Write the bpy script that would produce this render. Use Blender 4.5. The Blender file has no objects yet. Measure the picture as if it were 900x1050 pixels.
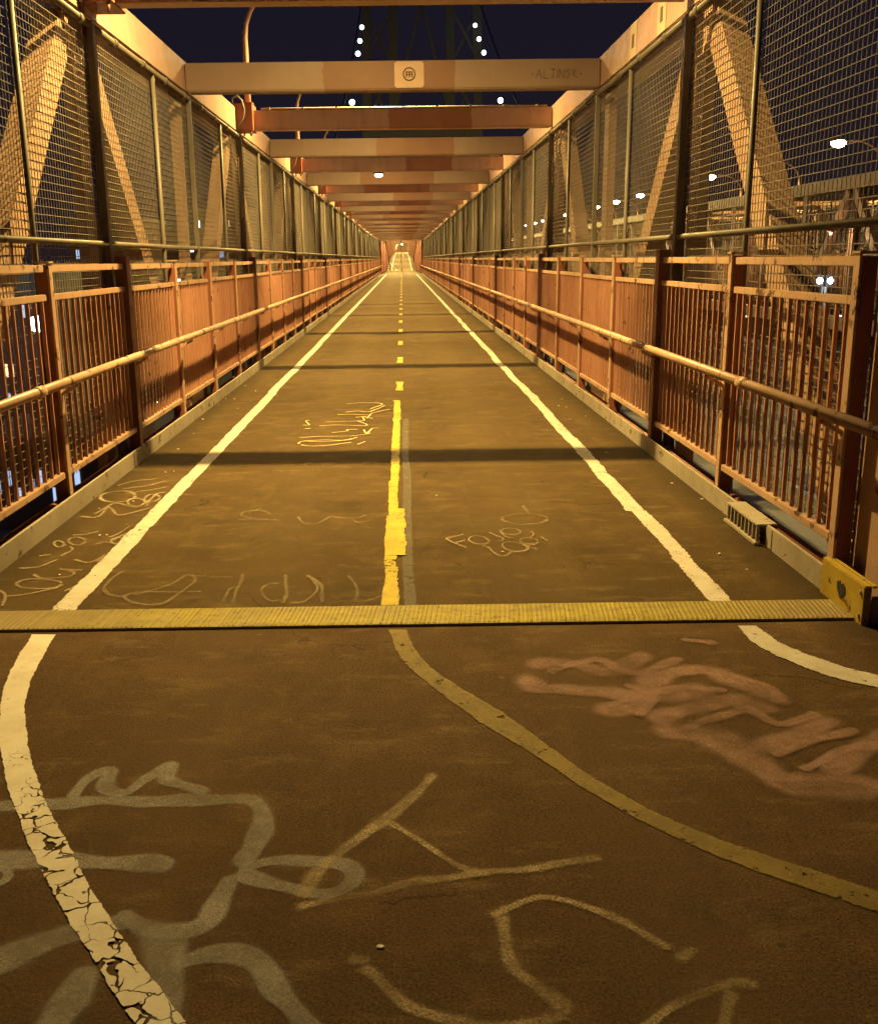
import bpy, bmesh, math, random
from mathutils import Vector, Matrix
random.seed(7)
scene = bpy.context.scene
COL = scene.collection
PI = math.pi

# ------------------------------------------------------------------ layout (metres)
X0 = -0.065            # middle of the walkway
NODE = 7.74            # first lamp frame in view
BAY = 3.38             # spacing of the overhead beams
LAST = 27              # last overhead beam
END_Y = NODE + BAY * LAST + 1.2
TWIN = 14.4            # middle of the other walkway across the tracks
LAMP_COL = (1.0, 0.67, 0.19)

GRAFFITI = {'grey': [(0.051, [(-1.253, 2.586), (-1.034, 2.596), (-0.898, 2.608), (-0.7, 2.602), (-0.505, 2.608), (-0.429, 2.568), (-0.401, 2.466), (-0.427, 2.313), (-0.449, 2.262)]), (0.04, [(-0.449, 2.262), (-0.353, 2.294), (-0.253, 2.296), (-0.176, 2.276), (-0.139, 2.233), (-0.154, 2.181), (-0.217, 2.155), (-0.303, 2.177), (-0.381, 2.219), (-0.448, 2.258)]), (0.0495, [(-0.444, 2.25), (-0.462, 2.142), (-0.483, 2.05), (-0.534, 2.023), (-0.616, 2.035), (-0.706, 2.099)]), (0.0399, [(-0.982, 2.611), (-0.959, 2.739), (-0.915, 2.791), (-0.9, 2.685), (-0.83, 2.65), (-0.784, 2.74), (-0.733, 2.816), (-0.715, 2.72), (-0.577, 2.637)]), (0.0601, [(-1.151, 2.341), (-1.067, 2.322), (-0.834, 2.307), (-0.581, 2.279)]), (0.0664, [(-0.98, 1.88), (-0.913, 1.925), (-0.846, 1.979), (-0.782, 2.022), (-0.625, 2.071)]), (0.0717, [(-0.628, 2.064), (-0.558, 1.959), (-0.522, 1.839), (-0.499, 1.661)]), (0.05, [(-0.536, 1.9), (-0.482, 1.931), (-0.419, 1.942), (-0.344, 1.909), (-0.279, 1.816), (-0.178, 1.654)]), (0.0616, [(-0.7, 1.92), (-0.719, 1.829), (-0.736, 1.666)]), (0.0278, [(-1.07, 2.204), (-1.027, 2.219), (-1.021, 2.248), (-1.045, 2.278), (-1.104, 2.288)])], 'beige': [(0.0329, [(0.088, 2.749), (-0.054, 2.501), (-0.194, 2.316), (-0.278, 2.122)]), (0.0243, [(-0.283, 2.099), (-0.145, 2.142), (0.096, 2.215), (0.295, 2.243), (0.507, 2.293)]), (0.0193, [(-0.086, 2.477), (-0.043, 2.456), (0.03, 2.373), (0.137, 2.247), (0.206, 2.22)]), (0.02, [(0.171, 2.052), (0.239, 2.094), (0.318, 2.122), (0.39, 2.105), (0.472, 2.044), (0.531, 1.987), (0.587, 1.925)]), (0.0297, [(0.567, 1.884), (0.647, 1.937)]), (0.0285, [(0.209, 2.073), (0.214, 1.981), (0.225, 1.877), (0.275, 1.803), (0.309, 1.757), (0.272, 1.725), (0.21, 1.705), (0.091, 1.686)]), (0.0243, [(-0.155, 1.917), (-0.077, 1.909)]), (0.0279, [(-0.12, 1.903), (-0.046, 1.813), (0.019, 1.752), (0.12, 1.707), (0.209, 1.694)]), (0.0227, [(0.439, 1.674), (0.511, 1.731), (0.591, 1.788), (0.678, 1.818), (0.747, 1.801)]), (0.025, [(0.683, 1.812), (0.61, 1.675)])], 'pink': [(0.0787, [(0.436, 3.509), (0.549, 3.58), (0.671, 3.528), (0.753, 3.479), (0.954, 3.663)]), (0.0792, [(0.438, 3.49), (0.456, 3.349), (0.599, 3.318), (0.804, 3.27)]), (0.0907, [(0.606, 3.127), (0.779, 3.191), (0.896, 3.393), (1.071, 3.486), (1.184, 3.383), (1.312, 3.157)]), (0.1122, [(0.779, 3.02), (0.971, 2.93), (1.055, 2.768), (1.118, 2.643), (1.414, 2.617)]), (0.0825, [(0.781, 3.055), (0.913, 3.125), (1.129, 3.21), (1.251, 3.098)]), (0.0789, [(1.072, 2.842), (1.303, 2.981), (1.426, 3.085)]), (0.0756, [(1.23, 2.679), (1.396, 2.832), (1.584, 2.972)]), (0.0439, [(1.095, 3.792), (1.242, 3.734)]), (0.1034, [(0.69, 3.249), (0.933, 3.265), (1.121, 3.317)]), (0.0414, [(0.515, 3.469), (0.719, 3.593), (0.839, 3.458), (1.058, 3.6)]), (0.0386, [(0.676, 3.179), (0.946, 3.314), (1.141, 3.291)]), (0.0406, [(0.894, 2.995), (1.137, 3.132), (1.224, 3.026), (1.393, 3.109)]), (0.0348, [(1.115, 2.809), (1.295, 2.913), (1.46, 2.976)]), (0.034, [(0.784, 3.371), (0.851, 3.236), (0.764, 3.092)]), (0.0347, [(1.179, 3.445), (1.291, 3.302), (1.278, 3.174)]), (0.0338, [(1.169, 2.716), (1.365, 2.846), (1.485, 2.861)])], 'oval': [(0.0267, [(-1.78, 6.47), (-1.772, 6.4), (-1.787, 6.339), (-1.821, 6.3), (-1.868, 6.287), (-1.919, 6.305), (-1.964, 6.35), (-1.994, 6.413), (-2.004, 6.483), (-1.991, 6.547), (-1.957, 6.59), (-1.908, 6.603), (-1.855, 6.584), (-1.809, 6.536), (-1.78, 6.47)]), (0.0231, [(-1.973, 5.932), (-1.864, 5.902), (-1.862, 6.147), (-1.739, 5.943), (-1.582, 6.131)]), (0.0237, [(-1.897, 5.976), (-1.854, 6.25), (-1.688, 6.137), (-1.646, 6.345)]), (0.0237, [(-1.918, 6.673), (-1.779, 6.755), (-1.665, 6.903)]), (0.021, [(-1.865, 6.525), (-1.742, 6.604), (-1.622, 6.715)]), (0.022, [(-1.665, 6.266), (-1.659, 6.22), (-1.665, 6.184), (-1.683, 6.165), (-1.708, 6.167), (-1.736, 6.188), (-1.761, 6.226), (-1.779, 6.272), (-1.785, 6.319), (-1.779, 6.356), (-1.762, 6.376), (-1.736, 6.375), (-1.707, 6.352), (-1.682, 6.313), (-1.665, 6.266)]), (0.0203, [(-1.605, 6.408), (-1.596, 6.357), (-1.597, 6.309), (-1.608, 6.275), (-1.626, 6.259), (-1.648, 6.266), (-1.67, 6.294), (-1.688, 6.337), (-1.697, 6.388), (-1.697, 6.436), (-1.686, 6.472), (-1.668, 6.489), (-1.645, 6.481), (-1.622, 6.452), (-1.605, 6.408)]), (0.0219, [(-1.983, 6.768), (-1.888, 6.917), (-1.75, 6.973)]), (0.0204, [(-1.632, 6.16), (-1.648, 6.483), (-1.582, 6.536)])], 'word': [(0.0195, [(-1.655, 4.601), (-1.655, 4.569), (-1.677, 4.545), (-1.715, 4.532), (-1.763, 4.534), (-1.811, 4.551), (-1.851, 4.578), (-1.874, 4.611), (-1.875, 4.643), (-1.854, 4.669), (-1.815, 4.682), (-1.766, 4.679), (-1.716, 4.662), (-1.677, 4.634), (-1.655, 4.601)]), (0.0175, [(-1.858, 4.424), (-1.759, 4.461), (-1.636, 4.541)]), (0.0191, [(-1.963, 4.865), (-1.855, 4.893), (-1.804, 5.009)]), (0.0186, [(-1.848, 4.763), (-1.777, 4.697), (-1.656, 4.707), (-1.653, 4.786), (-1.738, 4.838), (-1.613, 4.816)]), (0.0187, [(-1.934, 4.526), (-1.875, 4.466), (-1.838, 4.382), (-1.815, 4.288)]), (0.0188, [(-1.87, 5.305), (-1.865, 5.28), (-1.865, 5.26), (-1.873, 5.25), (-1.884, 5.25), (-1.899, 5.262), (-1.913, 5.282), (-1.924, 5.308), (-1.93, 5.334), (-1.93, 5.354), (-1.922, 5.365), (-1.91, 5.364), (-1.896, 5.352), (-1.881, 5.331), (-1.87, 5.305)]), (0.019, [(-1.774, 5.359), (-1.768, 5.325), (-1.772, 5.298), (-1.785, 5.284), (-1.804, 5.285), (-1.826, 5.301), (-1.847, 5.329), (-1.862, 5.363), (-1.869, 5.398), (-1.866, 5.426), (-1.853, 5.441), (-1.833, 5.44), (-1.81, 5.423), (-1.789, 5.394), (-1.774, 5.359)]), (0.0177, [(-1.885, 5.485), (-1.813, 5.502), (-1.753, 5.562)]), (0.0178, [(-1.722, 5.005), (-1.624, 4.949), (-1.578, 5.051)]), (0.0167, [(-1.811, 5.062), (-1.79, 5.188), (-1.819, 5.245)]), (0.0171, [(-1.696, 5.277), (-1.654, 5.333), (-1.573, 5.271)]), (0.016, [(-1.655, 5.412), (-1.628, 5.513), (-1.6, 5.661)]), (0.0158, [(-1.616, 5.351), (-1.6, 5.45), (-1.544, 5.53)]), (0.0172, [(-1.551, 5.348), (-1.547, 5.322), (-1.552, 5.302), (-1.564, 5.291), (-1.581, 5.292), (-1.6, 5.304), (-1.616, 5.325), (-1.627, 5.351), (-1.63, 5.377), (-1.626, 5.398), (-1.613, 5.409), (-1.596, 5.408), (-1.578, 5.395), (-1.561, 5.374), (-1.551, 5.348)]), (0.0133, [(-1.603, 4.483), (-1.561, 4.553)]), (0.0148, [(-1.926, 5.068), (-1.865, 5.1)]), (0.0179, [(-1.584, 4.947), (-1.583, 5.087)])], 'cursive': [(0.0222, [(-1.411, 4.79), (-1.433, 4.562), (-1.378, 4.431), (-1.285, 4.386)]), (0.0219, [(-1.265, 4.412), (-1.176, 4.492), (-1.121, 4.577), (-1.065, 4.711), (-1.018, 4.617), (-1.056, 4.403), (-1.109, 4.285), (-1.228, 4.303), (-1.297, 4.4), (-1.221, 4.452), (-0.946, 4.44)]), (0.0192, [(-0.782, 4.271), (-0.793, 4.562), (-0.798, 4.715)]), (0.0173, [(-0.829, 4.286), (-0.825, 4.477), (-0.765, 4.503)]), (0.019, [(-0.594, 4.69), (-0.559, 4.465), (-0.55, 4.261)]), (0.0174, [(-0.574, 4.317), (-0.587, 4.305), (-0.602, 4.303), (-0.619, 4.311), (-0.635, 4.33), (-0.649, 4.357), (-0.661, 4.391), (-0.668, 4.428), (-0.671, 4.465), (-0.668, 4.5), (-0.661, 4.528), (-0.649, 4.547), (-0.634, 4.555), (-0.617, 4.551), (-0.599, 4.536)]), (0.0187, [(-0.529, 4.273), (-0.461, 4.296), (-0.413, 4.459), (-0.477, 4.669), (-0.397, 4.487), (-0.38, 4.267)]), (0.0173, [(-0.282, 4.66), (-0.225, 4.436), (-0.232, 4.273), (-0.162, 4.297), (-0.084, 4.375)]), (0.0167, [(-1.052, 4.695), (-0.836, 4.654)])], 'faint': [(0.0208, [(-0.908, 5.805), (-0.937, 5.817), (-0.962, 5.839), (-0.98, 5.868), (-0.99, 5.901), (-0.99, 5.934), (-0.98, 5.962), (-0.961, 5.983), (-0.935, 5.993), (-0.906, 5.992), (-0.877, 5.978), (-0.851, 5.955), (-0.833, 5.925), (-0.824, 5.892), (-0.825, 5.86)]), (0.0185, [(-1.004, 5.763), (-0.89, 5.779), (-0.748, 5.749)]), (0.0193, [(-0.941, 5.971), (-0.882, 6.066)])], 'wave': [(0.0203, [(-0.647, 5.835), (-0.591, 5.673), (-0.511, 5.668), (-0.432, 5.847)]), (0.0279, [(-0.44, 5.8), (-0.299, 5.77), (-0.232, 5.836)]), (0.0183, [(-0.309, 5.725), (-0.284, 5.678), (-0.216, 5.697)])], 'scrawl': [(0.0212, [(-0.887, 8.273), (-0.866, 8.378), (-0.73, 8.44), (-0.496, 8.422), (-0.399, 8.563)]), (0.019, [(-0.912, 8.588), (-0.705, 8.624), (-0.455, 8.628), (-0.287, 8.746)]), (0.0207, [(-0.864, 8.236), (-0.757, 8.159), (-0.586, 8.215), (-0.439, 8.309)]), (0.0196, [(-0.652, 8.815), (-0.508, 8.884), (-0.512, 8.965), (-0.416, 8.958)]), (0.0224, [(-0.361, 8.953), (-0.326, 8.71), (-0.294, 8.989), (-0.226, 9.025)]), (0.0206, [(-0.95, 9.255), (-0.881, 9.267), (-0.935, 9.477), (-0.898, 9.538)]), (0.0185, [(-0.909, 9.039), (-0.848, 9.059)]), (0.0203, [(-0.791, 9.199), (-0.596, 9.226), (-0.355, 9.163), (-0.39, 9.34), (-0.436, 9.434)]), (0.0194, [(-0.751, 9.416), (-0.523, 9.442), (-0.38, 9.475), (-0.404, 9.712), (-0.297, 9.579)]), (0.0206, [(-0.598, 10.025), (-0.464, 10.085), (-0.34, 10.053), (-0.194, 10.467)]), (0.0233, [(-0.356, 9.612), (-0.307, 9.949), (-0.136, 10.191)]), (0.0197, [(-0.615, 10.619), (-0.425, 10.693), (-0.228, 10.583), (-0.345, 10.21)]), (0.0185, [(-0.665, 9.881), (-0.484, 9.865), (-0.333, 9.802)]), (0.0182, [(-0.476, 9.67), (-0.389, 9.71)]), (0.0185, [(-0.856, 8.413), (-0.697, 8.35), (-0.509, 8.408), (-0.435, 8.491)]), (0.0156, [(-0.384, 8.2), (-0.332, 8.337)])], 'foye': [(0.0134, [(0.218, 5.289), (0.257, 5.209), (0.32, 5.096)]), (0.0137, [(0.218, 5.276), (0.252, 5.312), (0.321, 5.369)]), (0.0118, [(0.258, 5.198), (0.327, 5.249)]), (0.0127, [(0.45, 5.214), (0.441, 5.186), (0.424, 5.169), (0.401, 5.167), (0.377, 5.181), (0.357, 5.207), (0.345, 5.242), (0.343, 5.277), (0.352, 5.307), (0.37, 5.325), (0.393, 5.326), (0.418, 5.312), (0.437, 5.285), (0.449, 5.25), (0.45, 5.214)]), (0.0128, [(0.463, 5.405), (0.498, 5.335), (0.53, 5.287), (0.521, 5.233), (0.488, 5.227)]), (0.0122, [(0.638, 5.396), (0.63, 5.37), (0.613, 5.352), (0.591, 5.347), (0.568, 5.354), (0.549, 5.373), (0.537, 5.4), (0.535, 5.43), (0.544, 5.457), (0.561, 5.475), (0.583, 5.481), (0.607, 5.473), (0.626, 5.454), (0.637, 5.426), (0.638, 5.396)]), (0.0121, [(0.523, 5.453), (0.548, 5.315), (0.592, 5.277)]), (0.0131, [(0.396, 5.125), (0.436, 5.11), (0.461, 4.987), (0.492, 4.936), (0.527, 4.965), (0.545, 5.008), (0.61, 5.024), (0.643, 5.057), (0.645, 5.122)]), (0.0124, [(0.638, 5.073), (0.626, 5.041), (0.605, 5.022), (0.577, 5.021), (0.55, 5.037), (0.527, 5.067), (0.513, 5.106), (0.512, 5.146), (0.523, 5.18), (0.545, 5.199), (0.573, 5.201), (0.602, 5.184), (0.625, 5.152), (0.638, 5.112), (0.638, 5.073)]), (0.0109, [(0.709, 5.195), (0.7, 5.17), (0.685, 5.154), (0.666, 5.149), (0.646, 5.157), (0.63, 5.175), (0.62, 5.201), (0.62, 5.229), (0.628, 5.254), (0.643, 5.27), (0.663, 5.275), (0.683, 5.267), (0.699, 5.249), (0.708, 5.223), (0.709, 5.195)]), (0.0123, [(0.662, 5.098), (0.689, 5.039)]), (0.0108, [(0.625, 5.156), (0.678, 5.137), (0.687, 5.12)]), (0.0093, [(0.738, 5.305), (0.761, 5.2)]), (0.0091, [(0.755, 5.094), (0.776, 5.08)]), (0.0095, [(0.693, 5.405), (0.697, 5.399), (0.7, 5.391), (0.703, 5.382), (0.704, 5.373), (0.705, 5.363), (0.705, 5.353), (0.704, 5.342), (0.702, 5.331), (0.7, 5.321), (0.697, 5.312), (0.693, 5.303), (0.688, 5.295), (0.683, 5.288), (0.678, 5.282)])], 'ring': [(0.0219, [(0.828, 5.674), (0.808, 5.622), (0.767, 5.582), (0.712, 5.562), (0.655, 5.565), (0.606, 5.591), (0.575, 5.634), (0.567, 5.688), (0.585, 5.741), (0.627, 5.783), (0.683, 5.805), (0.742, 5.802), (0.792, 5.774), (0.823, 5.728), (0.828, 5.674)]), (0.0228, [(0.726, 6.024), (0.73, 5.805)]), (0.0272, [(0.798, 5.664), (0.826, 5.618)])]}
LEFT_CURVE = ([(-1.572, 3.952), (-1.524, 3.618), (-1.461, 3.348), (-1.388, 3.127), (-1.295, 2.903), (-1.189, 2.683), (-1.074, 2.48), (-0.972, 2.31), (-0.857, 2.133), (-0.756, 1.99), (-0.652, 1.842), (-0.551, 1.705), (-0.476, 1.618)], [(-1.453, 3.947), (-1.417, 3.634), (-1.373, 3.396), (-1.313, 3.199), (-1.209, 2.946), (-1.079, 2.679), (-0.961, 2.476), (-0.865, 2.325), (-0.749, 2.134), (-0.643, 1.984), (-0.539, 1.839), (-0.425, 1.703), (-0.344, 1.616)])
YELLOW_CURVE = ([(-0.083, 3.949), (-0.044, 3.701), (0.012, 3.515), (0.11, 3.302), (0.223, 3.088), (0.33, 2.924), (0.431, 2.762), (0.51, 2.622), (0.649, 2.432), (0.779, 2.29), (0.932, 2.161), (1.095, 2.047), (1.234, 1.963), (1.369, 1.894)], [(0.003, 3.946), (0.044, 3.697), (0.1, 3.54), (0.19, 3.366), (0.278, 3.231), (0.349, 3.106), (0.444, 2.914), (0.53, 2.735), (0.671, 2.526), (0.807, 2.385), (0.969, 2.259), (1.138, 2.14), (1.284, 2.057), (1.427, 1.989)])
RIGHT_CURVE = ([(1.462, 3.933), (1.475, 3.82), (1.495, 3.745), (1.533, 3.661), (1.584, 3.58), (1.726, 3.416), (1.88, 3.298), (2.157, 3.183)], [(1.37, 3.937), (1.367, 3.782), (1.393, 3.676), (1.425, 3.586), (1.518, 3.419), (1.654, 3.306), (1.822, 3.186), (2.088, 3.07)])


# ------------------------------------------------------------------ mesh helpers
class MB:
    def __init__(self):
        self.v = []; self.f = []; self.smooth = []; self.uv = {}
    def _add(self, vs, fs, sm=False):
        n = len(self.v); self.v += [tuple(p) for p in vs]
        for f in fs:
            self.f.append(tuple(i + n for i in f)); self.smooth.append(sm)
        return self
    def box(self, x0, x1, y0, y1, z0, z1):
        vs = [(x0,y0,z0),(x1,y0,z0),(x1,y1,z0),(x0,y1,z0),(x0,y0,z1),(x1,y0,z1),(x1,y1,z1),(x0,y1,z1)]
        return self._add(vs, [(0,3,2,1),(4,5,6,7),(0,1,5,4),(1,2,6,5),(2,3,7,6),(3,0,4,7)])
    def bar(self, a, b, w, d, side=(1,0,0)):
        """box section from a to b; d along `side`, w across"""
        a = Vector(a); b = Vector(b); t = (b - a).normalized(); s = Vector(side)
        s = (s - t * s.dot(t)).normalized(); n = t.cross(s)
        vs = []
        for p in (a, b):
            for i, j in ((-1,-1),(1,-1),(1,1),(-1,1)):
                vs.append(p + s * (i * d / 2) + n * (j * w / 2))
        return self._add(vs, [(0,3,2,1),(4,5,6,7),(0,1,5,4),(1,2,6,5),(2,3,7,6),(3,0,4,7)])
    def tube(self, pts, r, n=8, cap=True):
        pts = [Vector(p) for p in pts]; vs = []; fs = []
        rr = r if isinstance(r, (list, tuple)) else [r] * len(pts)
        prev = None
        for i, p in enumerate(pts):
            t = (pts[min(i+1, len(pts)-1)] - pts[max(i-1, 0)]).normalized()
            if prev is None:
                prev = Vector((0,0,1)) if abs(t.z) < .9 else Vector((1,0,0))
            u = (prev - t * prev.dot(t)).normalized(); w = t.cross(u); prev = u
            for k in range(n):
                a = 2 * PI * k / n
                vs.append(p + (u * math.cos(a) + w * math.sin(a)) * rr[i])
        for i in range(len(pts) - 1):
            for k in range(n):
                fs.append((i*n+k, i*n+(k+1) % n, (i+1)*n+(k+1) % n, (i+1)*n+k))
        self._add(vs, fs, True)
        if cap:
            m = len(self.v) - len(vs)
            self.f.append(tuple(m + k for k in range(n-1, -1, -1))); self.smooth.append(False)
            e = m + (len(pts)-1) * n
            self.f.append(tuple(e + k for k in range(n))); self.smooth.append(False)
        return self
    def ball(self, c, rx, ry, rz, seg=12, rings=8):
        vs = []; fs = []
        for i in range(1, rings):
            th = PI * i / rings
            for k in range(seg):
                a = 2*PI*k/seg
                vs.append((c[0]+rx*math.sin(th)*math.cos(a), c[1]+ry*math.sin(th)*math.sin(a), c[2]+rz*math.cos(th)))
        top = len(vs); vs.append((c[0],c[1],c[2]+rz)); bot = len(vs); vs.append((c[0],c[1],c[2]-rz))
        for i in range(rings-2):
            for k in range(seg):
                fs.append((i*seg+k, (i+1)*seg+k, (i+1)*seg+(k+1)%seg, i*seg+(k+1)%seg))
        for k in range(seg):
            fs.append((top, k, (k+1)%seg)); b = (rings-2)*seg
            fs.append((bot, b+(k+1)%seg, b+k))
        return self._add(vs, fs, True)
    def prism(self, poly, axis, lo, hi):
        """poly of 2-D points extruded along axis ('x': poly is (y,z); 'y': (x,z); 'z': (x,y))"""
        def mk(p, h):
            return {'x': (h, p[0], p[1]), 'y': (p[0], h, p[1]), 'z': (p[0], p[1], h)}[axis]
        n = len(poly); vs = [mk(p, lo) for p in poly] + [mk(p, hi) for p in poly]
        fs = [tuple(range(n)), tuple(range(2*n-1, n-1, -1))]
        fs += [(i, i+n, (i+1) % n + n, (i+1) % n) for i in range(n)]
        return self._add(vs, fs)
    def mesh(self, name, mat=None, bevel=0):
        me = bpy.data.meshes.new(name)
        me.from_pydata(self.v, [], self.f)
        for p, s in zip(me.polygons, self.smooth): p.use_smooth = s
        bm = bmesh.new(); bm.from_mesh(me)
        bmesh.ops.recalc_face_normals(bm, faces=bm.faces[:])
        if bevel:
            bmesh.ops.bevel(bm, geom=bm.edges[:], offset=bevel, segments=2, affect='EDGES', clamp_overlap=True)
        bm.to_mesh(me); bm.free()
        if mat: me.materials.append(mat)
        return me

def link(name, me, parent=None, loc=(0,0,0)):
    o = bpy.data.objects.new(name, me); COL.objects.link(o)
    if parent is not None: o.parent = parent
    o.location = loc
    return o
def tag(o, label, cat, group=None):
    o['label'] = label; o['category'] = cat
    if group: o['group'] = group
    return o
def struct(o, label=None):
    o['kind'] = 'structure'
    if label: o['label'] = label
    return o
def root(name, loc, label, cat, group=None):
    return tag(link(name, None, None, loc), label, cat, group)
def dup(src, loc, label=None):
    """a copy of a thing with its parts and sub-parts"""
    r = src.copy(); COL.objects.link(r); r.location = loc
    if label: r['label'] = label
    for ch in list(src.children):
        c = ch.copy(); COL.objects.link(c); c.parent = r
        for g in list(ch.children):
            d = g.copy(); COL.objects.link(d); d.parent = c
    return r

# ------------------------------------------------------------------ materials
class NT:
    def __init__(self, name):
        self.m = bpy.data.materials.new(name); self.m.use_nodes = True
        self.t = self.m.node_tree; self.n = self.t.nodes; self.n.clear()
        self.out = self.n.new('ShaderNodeOutputMaterial')
    def new(self, kind, **kw):
        x = self.n.new(kind)
        for k, v in kw.items(): setattr(x, k, v)
        return x
    def l(self, a, b): self.t.links.new(a, b)
    def pos(self):
        return self.new('ShaderNodeNewGeometry').outputs['Position']
    def mapping(self, src, scale):
        mp = self.new('ShaderNodeMapping'); mp.inputs['Scale'].default_value = scale
        self.l(src, mp.inputs['Vector']); return mp.outputs[0]
    def noise(self, src, scale, detail=4, rough=.6):
        x = self.new('ShaderNodeTexNoise'); x.inputs['Scale'].default_value = scale
        x.inputs['Detail'].default_value = detail; x.inputs['Roughness'].default_value = rough
        self.l(src, x.inputs['Vector']); return x.outputs['Fac']
    def ramp(self, src, a, b, c0=(0,0,0,1), c1=(1,1,1,1)):
        x = self.new('ShaderNodeValToRGB'); e = x.color_ramp.elements
        e[0].position = a; e[1].position = b; e[0].color = c0; e[1].color = c1
        self.l(src, x.inputs[0]); return x.outputs[0]
    def mix(self, fac, a, b, mode='MIX'):
        x = self.new('ShaderNodeMix', data_type='RGBA', blend_type=mode)
        for sock, val in ((x.inputs[0], fac), (x.inputs[6], a), (x.inputs[7], b)):
            if hasattr(val, 'links'): self.l(val, sock)
            elif isinstance(val, (int, float)): sock.default_value = val
            else: sock.default_value = (*val[:3], 1)
        return x.outputs[2]
    def math(self, op, a, b=0.0, clamp=False):
        x = self.new('ShaderNodeMath', operation=op, use_clamp=clamp)
        for sock, val in ((x.inputs[0], a), (x.inputs[1], b)):
            if hasattr(val, 'links'): self.l(val, sock)
            else: sock.default_value = val
        return x.outputs[0]
    def bsdf(self, col, rough=.6, metal=0.0, bump=None, bstr=.3, bdist=.01, spec=.4):
        b = self.new('ShaderNodeBsdfPrincipled')
        for sock, val in ((b.inputs['Base Color'], col), (b.inputs['Roughness'], rough)):
            if hasattr(val, 'links'): self.l(val, sock)
            elif isinstance(val, (int, float)): sock.default_value = val
            else: sock.default_value = (*val[:3], 1)
        b.inputs['Metallic'].default_value = metal
        b.inputs['Specular IOR Level'].default_value = spec
        if bump is not None:
            x = self.new('ShaderNodeBump'); x.inputs['Strength'].default_value = bstr
            x.inputs['Distance'].default_value = bdist
            self.l(bump, x.inputs['Height']); self.l(x.outputs[0], b.inputs['Normal'])
        return b.outputs[0]
    def done(self, shader):
        self.l(shader, self.out.inputs['Surface']); return self.m

def paint(name, base, alt, rough=.5, chip=(.09,.05,.035), chips=.62, streak=True):
    t = NT(name); p = t.pos()
    n1 = t.noise(p, 1.7, 5); col = t.mix(t.ramp(n1, .35, .68), base, alt)
    if streak:
        n2 = t.noise(t.mapping(p, (14, 14, 1.1)), 1.0, 4)
        col = t.mix(t.math('MULTIPLY', t.ramp(n2, .52, .75), .45), col, tuple(c * .55 for c in base))
    n3 = t.noise(p, 9, 6, .65)
    col = t.mix(t.ramp(n3, chips, chips + .05), col, chip)
    n4 = t.noise(p, 55, 3)
    col = t.mix(.18, col, t.mix(n4, (.15,.15,.15), (1,1,1)), 'MULTIPLY')
    rg = t.ramp(n3, .4, .7, (rough-.1,)*3 + (1,), (rough+.2,)*3 + (1,))
    return t.done(t.bsdf(col, rg, 0, n3, .25, .006))

M = {}
M['pink'] = paint('faded_pink_steel_paint', (.55,.355,.27), (.44,.26,.18), .5, chips=.66)
M['tan'] = paint('tan_pink_steel_paint', (.50,.33,.24), (.40,.24,.165), .55, chips=.66)
M['red'] = paint('red_railing_paint', (.51,.255,.18), (.40,.185,.125), .5, chips=.64)
M['rail'] = paint('worn_lit_red_rail_paint', (.55,.365,.26), (.43,.265,.175), .42, chips=.575)  # railing red made lighter for light caught by the rails; chips are wear
M['brown'] = paint('dark_red_brown_paint', (.23,.09,.065), (.17,.065,.05), .5)
M['darkpost'] = paint('dark_weathered_post_steel', (.19,.15,.12), (.14,.11,.088), .5)
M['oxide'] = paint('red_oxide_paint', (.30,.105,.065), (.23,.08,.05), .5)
M['kerb'] = paint('dusty_tan_kerb_paint', (.40,.35,.275), (.28,.235,.175), .65, chips=.6, streak=False)
M['fence'] = paint('dull_fence_steel', (.23,.20,.165), (.17,.145,.12), .5, chips=.75, streak=False)
M['pole'] = paint('weathered_fence_pole_steel', (.175,.15,.122), (.125,.105,.083), .5, chips=.66)
M['yellowsteel'] = paint('worn_yellow_steel_paint', (.50,.36,.04), (.36,.25,.04), .55, chips=.57)
M['black'] = paint('dirty_dark_steel', (.035,.03,.026), (.02,.018,.016), .7)
M['galv'] = paint('pale_galvanised_steel', (.52,.44,.33), (.42,.34,.25), .4, chips=.7)
M['towersteel'] = paint('grey_tower_steel', (.16,.16,.17), (.12,.12,.13), .6)

def beam_paint(name, lo=None, hi=None, k=1.0):
    """steel paint with repainted darker lengths along the beam"""
    t = NT(name); p = t.pos()
    oc = t.new('ShaderNodeTexCoord').outputs['Object']
    sx = t.new('ShaderNodeSeparateXYZ'); t.l(oc, sx.inputs[0])
    wob = t.noise(p, 7, 4)
    x = t.math('ADD', sx.outputs[0], t.math('MULTIPLY', wob, .10))
    if lo is None:
        oi = t.new('ShaderNodeObjectInfo').outputs['Random']
        a = t.math('ADD', t.math('MULTIPLY', oi, -1.2), .25)
        w = t.math('ADD', t.math('MULTIPLY', oi, .9), .9)
        band = t.math('MULTIPLY', t.math('GREATER_THAN', x, a), t.math('LESS_THAN', x, t.math('ADD', a, w)))
    else:
        band = t.math('MULTIPLY', t.math('GREATER_THAN', x, lo), t.math('LESS_THAN', x, hi))
    n1 = t.noise(p, 1.3, 4)
    col = t.mix(t.ramp(n1, .35, .65), (.33,.228,.178), (.285,.185,.138))
    col = t.mix(band, col, t.mix(t.ramp(n1, .4, .6), (.26,.125,.075), (.22,.098,.058)))
    col = t.mix(1.0, col, (k, k, k), 'MULTIPLY')
    n3 = t.noise(p, 11, 6, .65)
    col = t.mix(t.ramp(n3, .68, .72), col, (.14,.07,.045))
    n2 = t.noise(t.mapping(p, (9, 9, 1)), 1.0, 4)
    col = t.mix(t.math('MULTIPLY', t.ramp(n2, .5, .8), .35), col, (.2,.11,.07))
    return t.done(t.bsdf(col, .5, 0, n3, .2, .005))
M['beam'] = beam_paint('patched_beam_paint', None, None, .78)
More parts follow.
